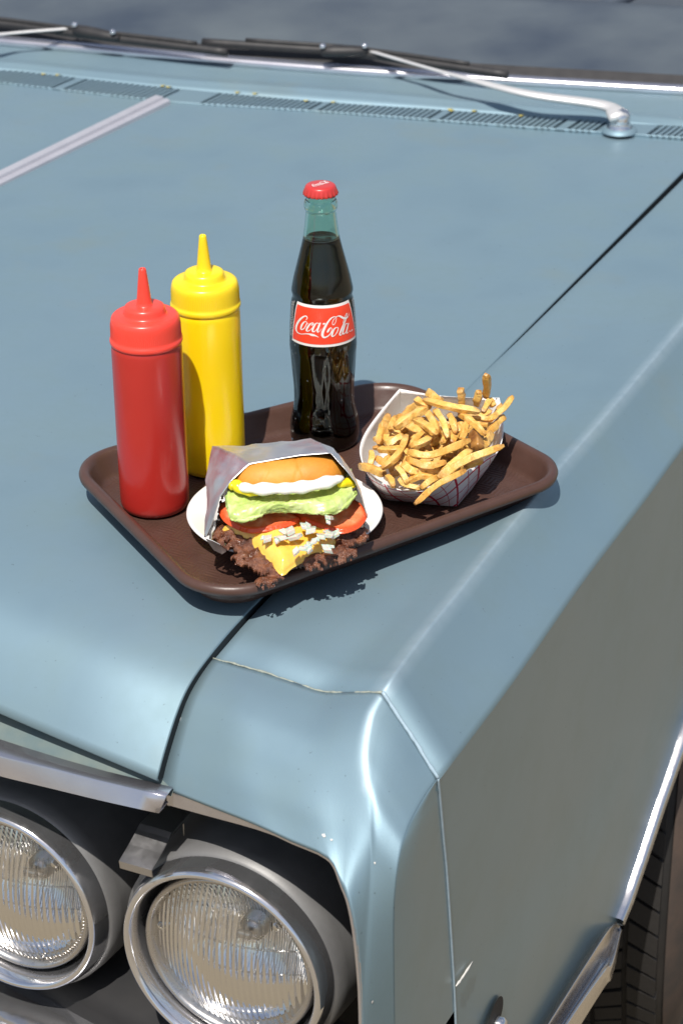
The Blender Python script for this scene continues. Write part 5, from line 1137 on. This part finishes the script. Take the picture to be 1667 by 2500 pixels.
# ================================================================= paper food boat
rim = [V(p) for p in D['boat_rim']]; bas = [V(p) for p in D['boat_base']]
nB = len(rim); bcn = sum(bas, Vector())/nB
def cyc(L, sharp, n=5):
    out = []
    for i in range(len(L)):
        a, b, c_, d = L[i-1], L[i], L[(i+1) % len(L)], L[(i+2) % len(L)]
        if i in sharp: a = b*2-c_
        if (i+1) % len(L) in sharp: d = c_*2-b
        for k in range(n):
            t_ = k/n; out.append(.5*(2*b+(c_-a)*t_+(2*a-5*b+4*c_-d)*t_*t_+(-a+3*b-3*c_+d)*t_**3))
    return out
ro = cyc(rim, {0, 15}); bo = cyc(bas, {10, 11}); NB = len(ro)
rows = [[bo[j].lerp(ro[j], t_)+((ro[j]-bcn).normalized()*.0016*math.sin(math.pi*t_)) for j in range(NB)] for t_ in [k/6 for k in range(7)]]
L = 0; us = []
for j in range(NB): us.append(L); L += (ro[(j+1) % NB]-ro[j]).length
vs, uv, F, mi = [], [], [], []
for i, r in enumerate(rows):
    for j in range(NB+1): vs.append(r[j % NB]); uv.append((us[j] if j < NB else L, i/6*(ro[j % NB]-bo[j % NB]).length))
for i in range(6):
    for j in range(NB): F.append((i*(NB+1)+j, i*(NB+1)+j+1, (i+1)*(NB+1)+j+1, (i+1)*(NB+1)+j)); mi.append(0)
o1 = len(vs)
for i, r in enumerate(rows):
    for j in range(NB+1):
        p = r[j % NB]; q = p+(Vector((bcn.x, bcn.y, p.z))-p).normalized()*.0009+Vector((0, 0, .0002)); vs.append(q); uv.append((0, 0))
for i in range(6):
    for j in range(NB): F.append((o1+(i+1)*(NB+1)+j, o1+(i+1)*(NB+1)+j+1, o1+i*(NB+1)+j+1, o1+i*(NB+1)+j)); mi.append(1)
for j in range(NB): F.append((6*(NB+1)+j, 6*(NB+1)+j+1, o1+6*(NB+1)+j+1, o1+6*(NB+1)+j)); mi.append(1)
c1_ = len(vs); vs.append(bcn+Vector((0, 0, .0008))); uv.append((0, 0))
for j in range(NB): F.append((o1+j, o1+j+1, c1_)); mi.append(1)
boat = mesh('paper_food_boat', vs, F, [M['plaid'], M['paper']], None, True, uv, mi)
tag(boat, 'white paper food boat with red plaid print heaped with french fries', 'food tray')
# folded corner flaps
for j in (10,):
    a, b, c_ = bas[j], rim[j], rim[j+1]
# ================================================================= french fries
def fry_mesh(pts, w, h, seed):
    P = [Vector(q) for q in cr([V(p) for p in pts], 7)]; T = frames(P); vs, uv = [], []; n_ = len(P); rn = random.Random(seed)
    tw = rn.uniform(0, 1.5); ph = rn.random()*9
    sec = [(1, .80), (.80, 1), (-.80, 1), (-1, .80), (-1, -.80), (-.80, -1), (.80, -1), (1, -.80)]
    for i, (p, t_) in enumerate(zip(P, T)):
        s = t_.cross(UPV).normalized(); u2 = s.cross(t_); q = Matrix.Rotation(tw, 3, t_); s, u2 = q @ s, q @ u2
        e = i/(n_-1); k = 1-.25*(2*e-1)**4+.22*noise.noise((ph, e*4, 0))
        if i in (0, n_-1): k *= .62
        for m_, (x, y) in enumerate(sec):
            d = 1+.18*noise.noise((ph+m_*.7, e*8, 2)); vs.append(p+s*(x*w*k*d)+u2*(y*h*k*d)); uv.append((e, m_/8))
    F = grid_faces(n_, 8, True); F.append(tuple(range(8))[::-1]); F.append(tuple(range(len(vs)-8, len(vs))))
    return vs, F, uv
fl_labels = {5: 'fry lying across the rear of the heap with a browned left tip', 8: 'slender fry standing tallest and upright at the back of the boat', 9: 'fry poking out past the right rear corner of the boat',
             6: 'blunt pale fry standing upright at the back left of the heap', 7: 'short pale fry standing upright beside the tallest one', 0: 'fry standing against the left inner wall of the paper boat', 29: 'orange-brown fry hanging out over the front rim of the boat',
             27: 'long pale fry lying along the front with a pointed right end', 23: 'dark-tipped fry sticking out over the left rim of the boat', 26: 'dark browned potato end in the middle front of the heap', 4: 'long fry stretched across the top of the heap', 19: 'long curved fry crossing the middle of the heap',
             20: 'pale fry slanting down towards the front left rim'}
FR = D['fries']
brown = {35}
for i, pts in enumerate(FR):
    L_ = sum((V(b)-V(a)).length for a, b in zip(pts, pts[1:]))
    w = random.uniform(.0026, .0037)
    if i in brown: w = .0046
    vs, F, uv = fry_mesh(pts, w, w*random.uniform(.82, 1.05), i)
    o = mesh('french_fry', vs, F, M['fry_brown'] if i in brown else M['fry'], None, True, uv)
    o.data.set_sharp_from_angle(angle=math.radians(32))
    tag(o, fl_labels.get(i, 'golden french fry in the heap in the paper boat'), 'french fry', 'french fries heaped in the paper boat')
# the heap underneath
rn = random.Random(11); rc = sum(rim, Vector())/nB
for i in range(60):
    for _ in range(60):
        a_ = rn.uniform(0, 2*math.pi); q = math.sqrt(rn.random())*.74; j = int(a_/(2*math.pi)*nB) % nB
        z = rn.uniform(.012, .050)
        hz = min(1, z/.042); edge = bas[j].lerp(rim[j], hz); c_ = bcn.lerp(rc, hz); p = c_+(edge-c_)*q; p.z = z
        d = Vector((rn.uniform(-1, 1), rn.uniform(-1, 1), rn.uniform(-.25, .25))).normalized()*rn.uniform(.016, .028)
        ok = True
        for e in (p-d, p+d):
            jj = min(range(nB), key=lambda k: ((rim[k].xy-c_.xy).normalized()-(e.xy-c_.xy).normalized()).length)
            ed = bas[jj].lerp(rim[jj], min(1, max(.1, e.z/.042)))
            if (e.xy-c_.xy).length > (ed.xy-c_.xy).length-.008 or e.z < .006: ok = False
        if ok: break
    else: continue
    mid = p+Vector((rn.uniform(-.004, .004), rn.uniform(-.004, .004), rn.uniform(-.003, .004)))
    w = rn.uniform(.0026, .0036); vs, F, uv = fry_mesh([p-d, mid, p+d], w, w*.92, 100+i)
    o = mesh('french_fry', vs, F, M['fry'], None, True, uv)
    o.data.set_sharp_from_angle(angle=math.radians(32))
    tag(o, 'golden french fry in the heap in the paper boat', 'french fry', 'french fries heaped in the paper boat')
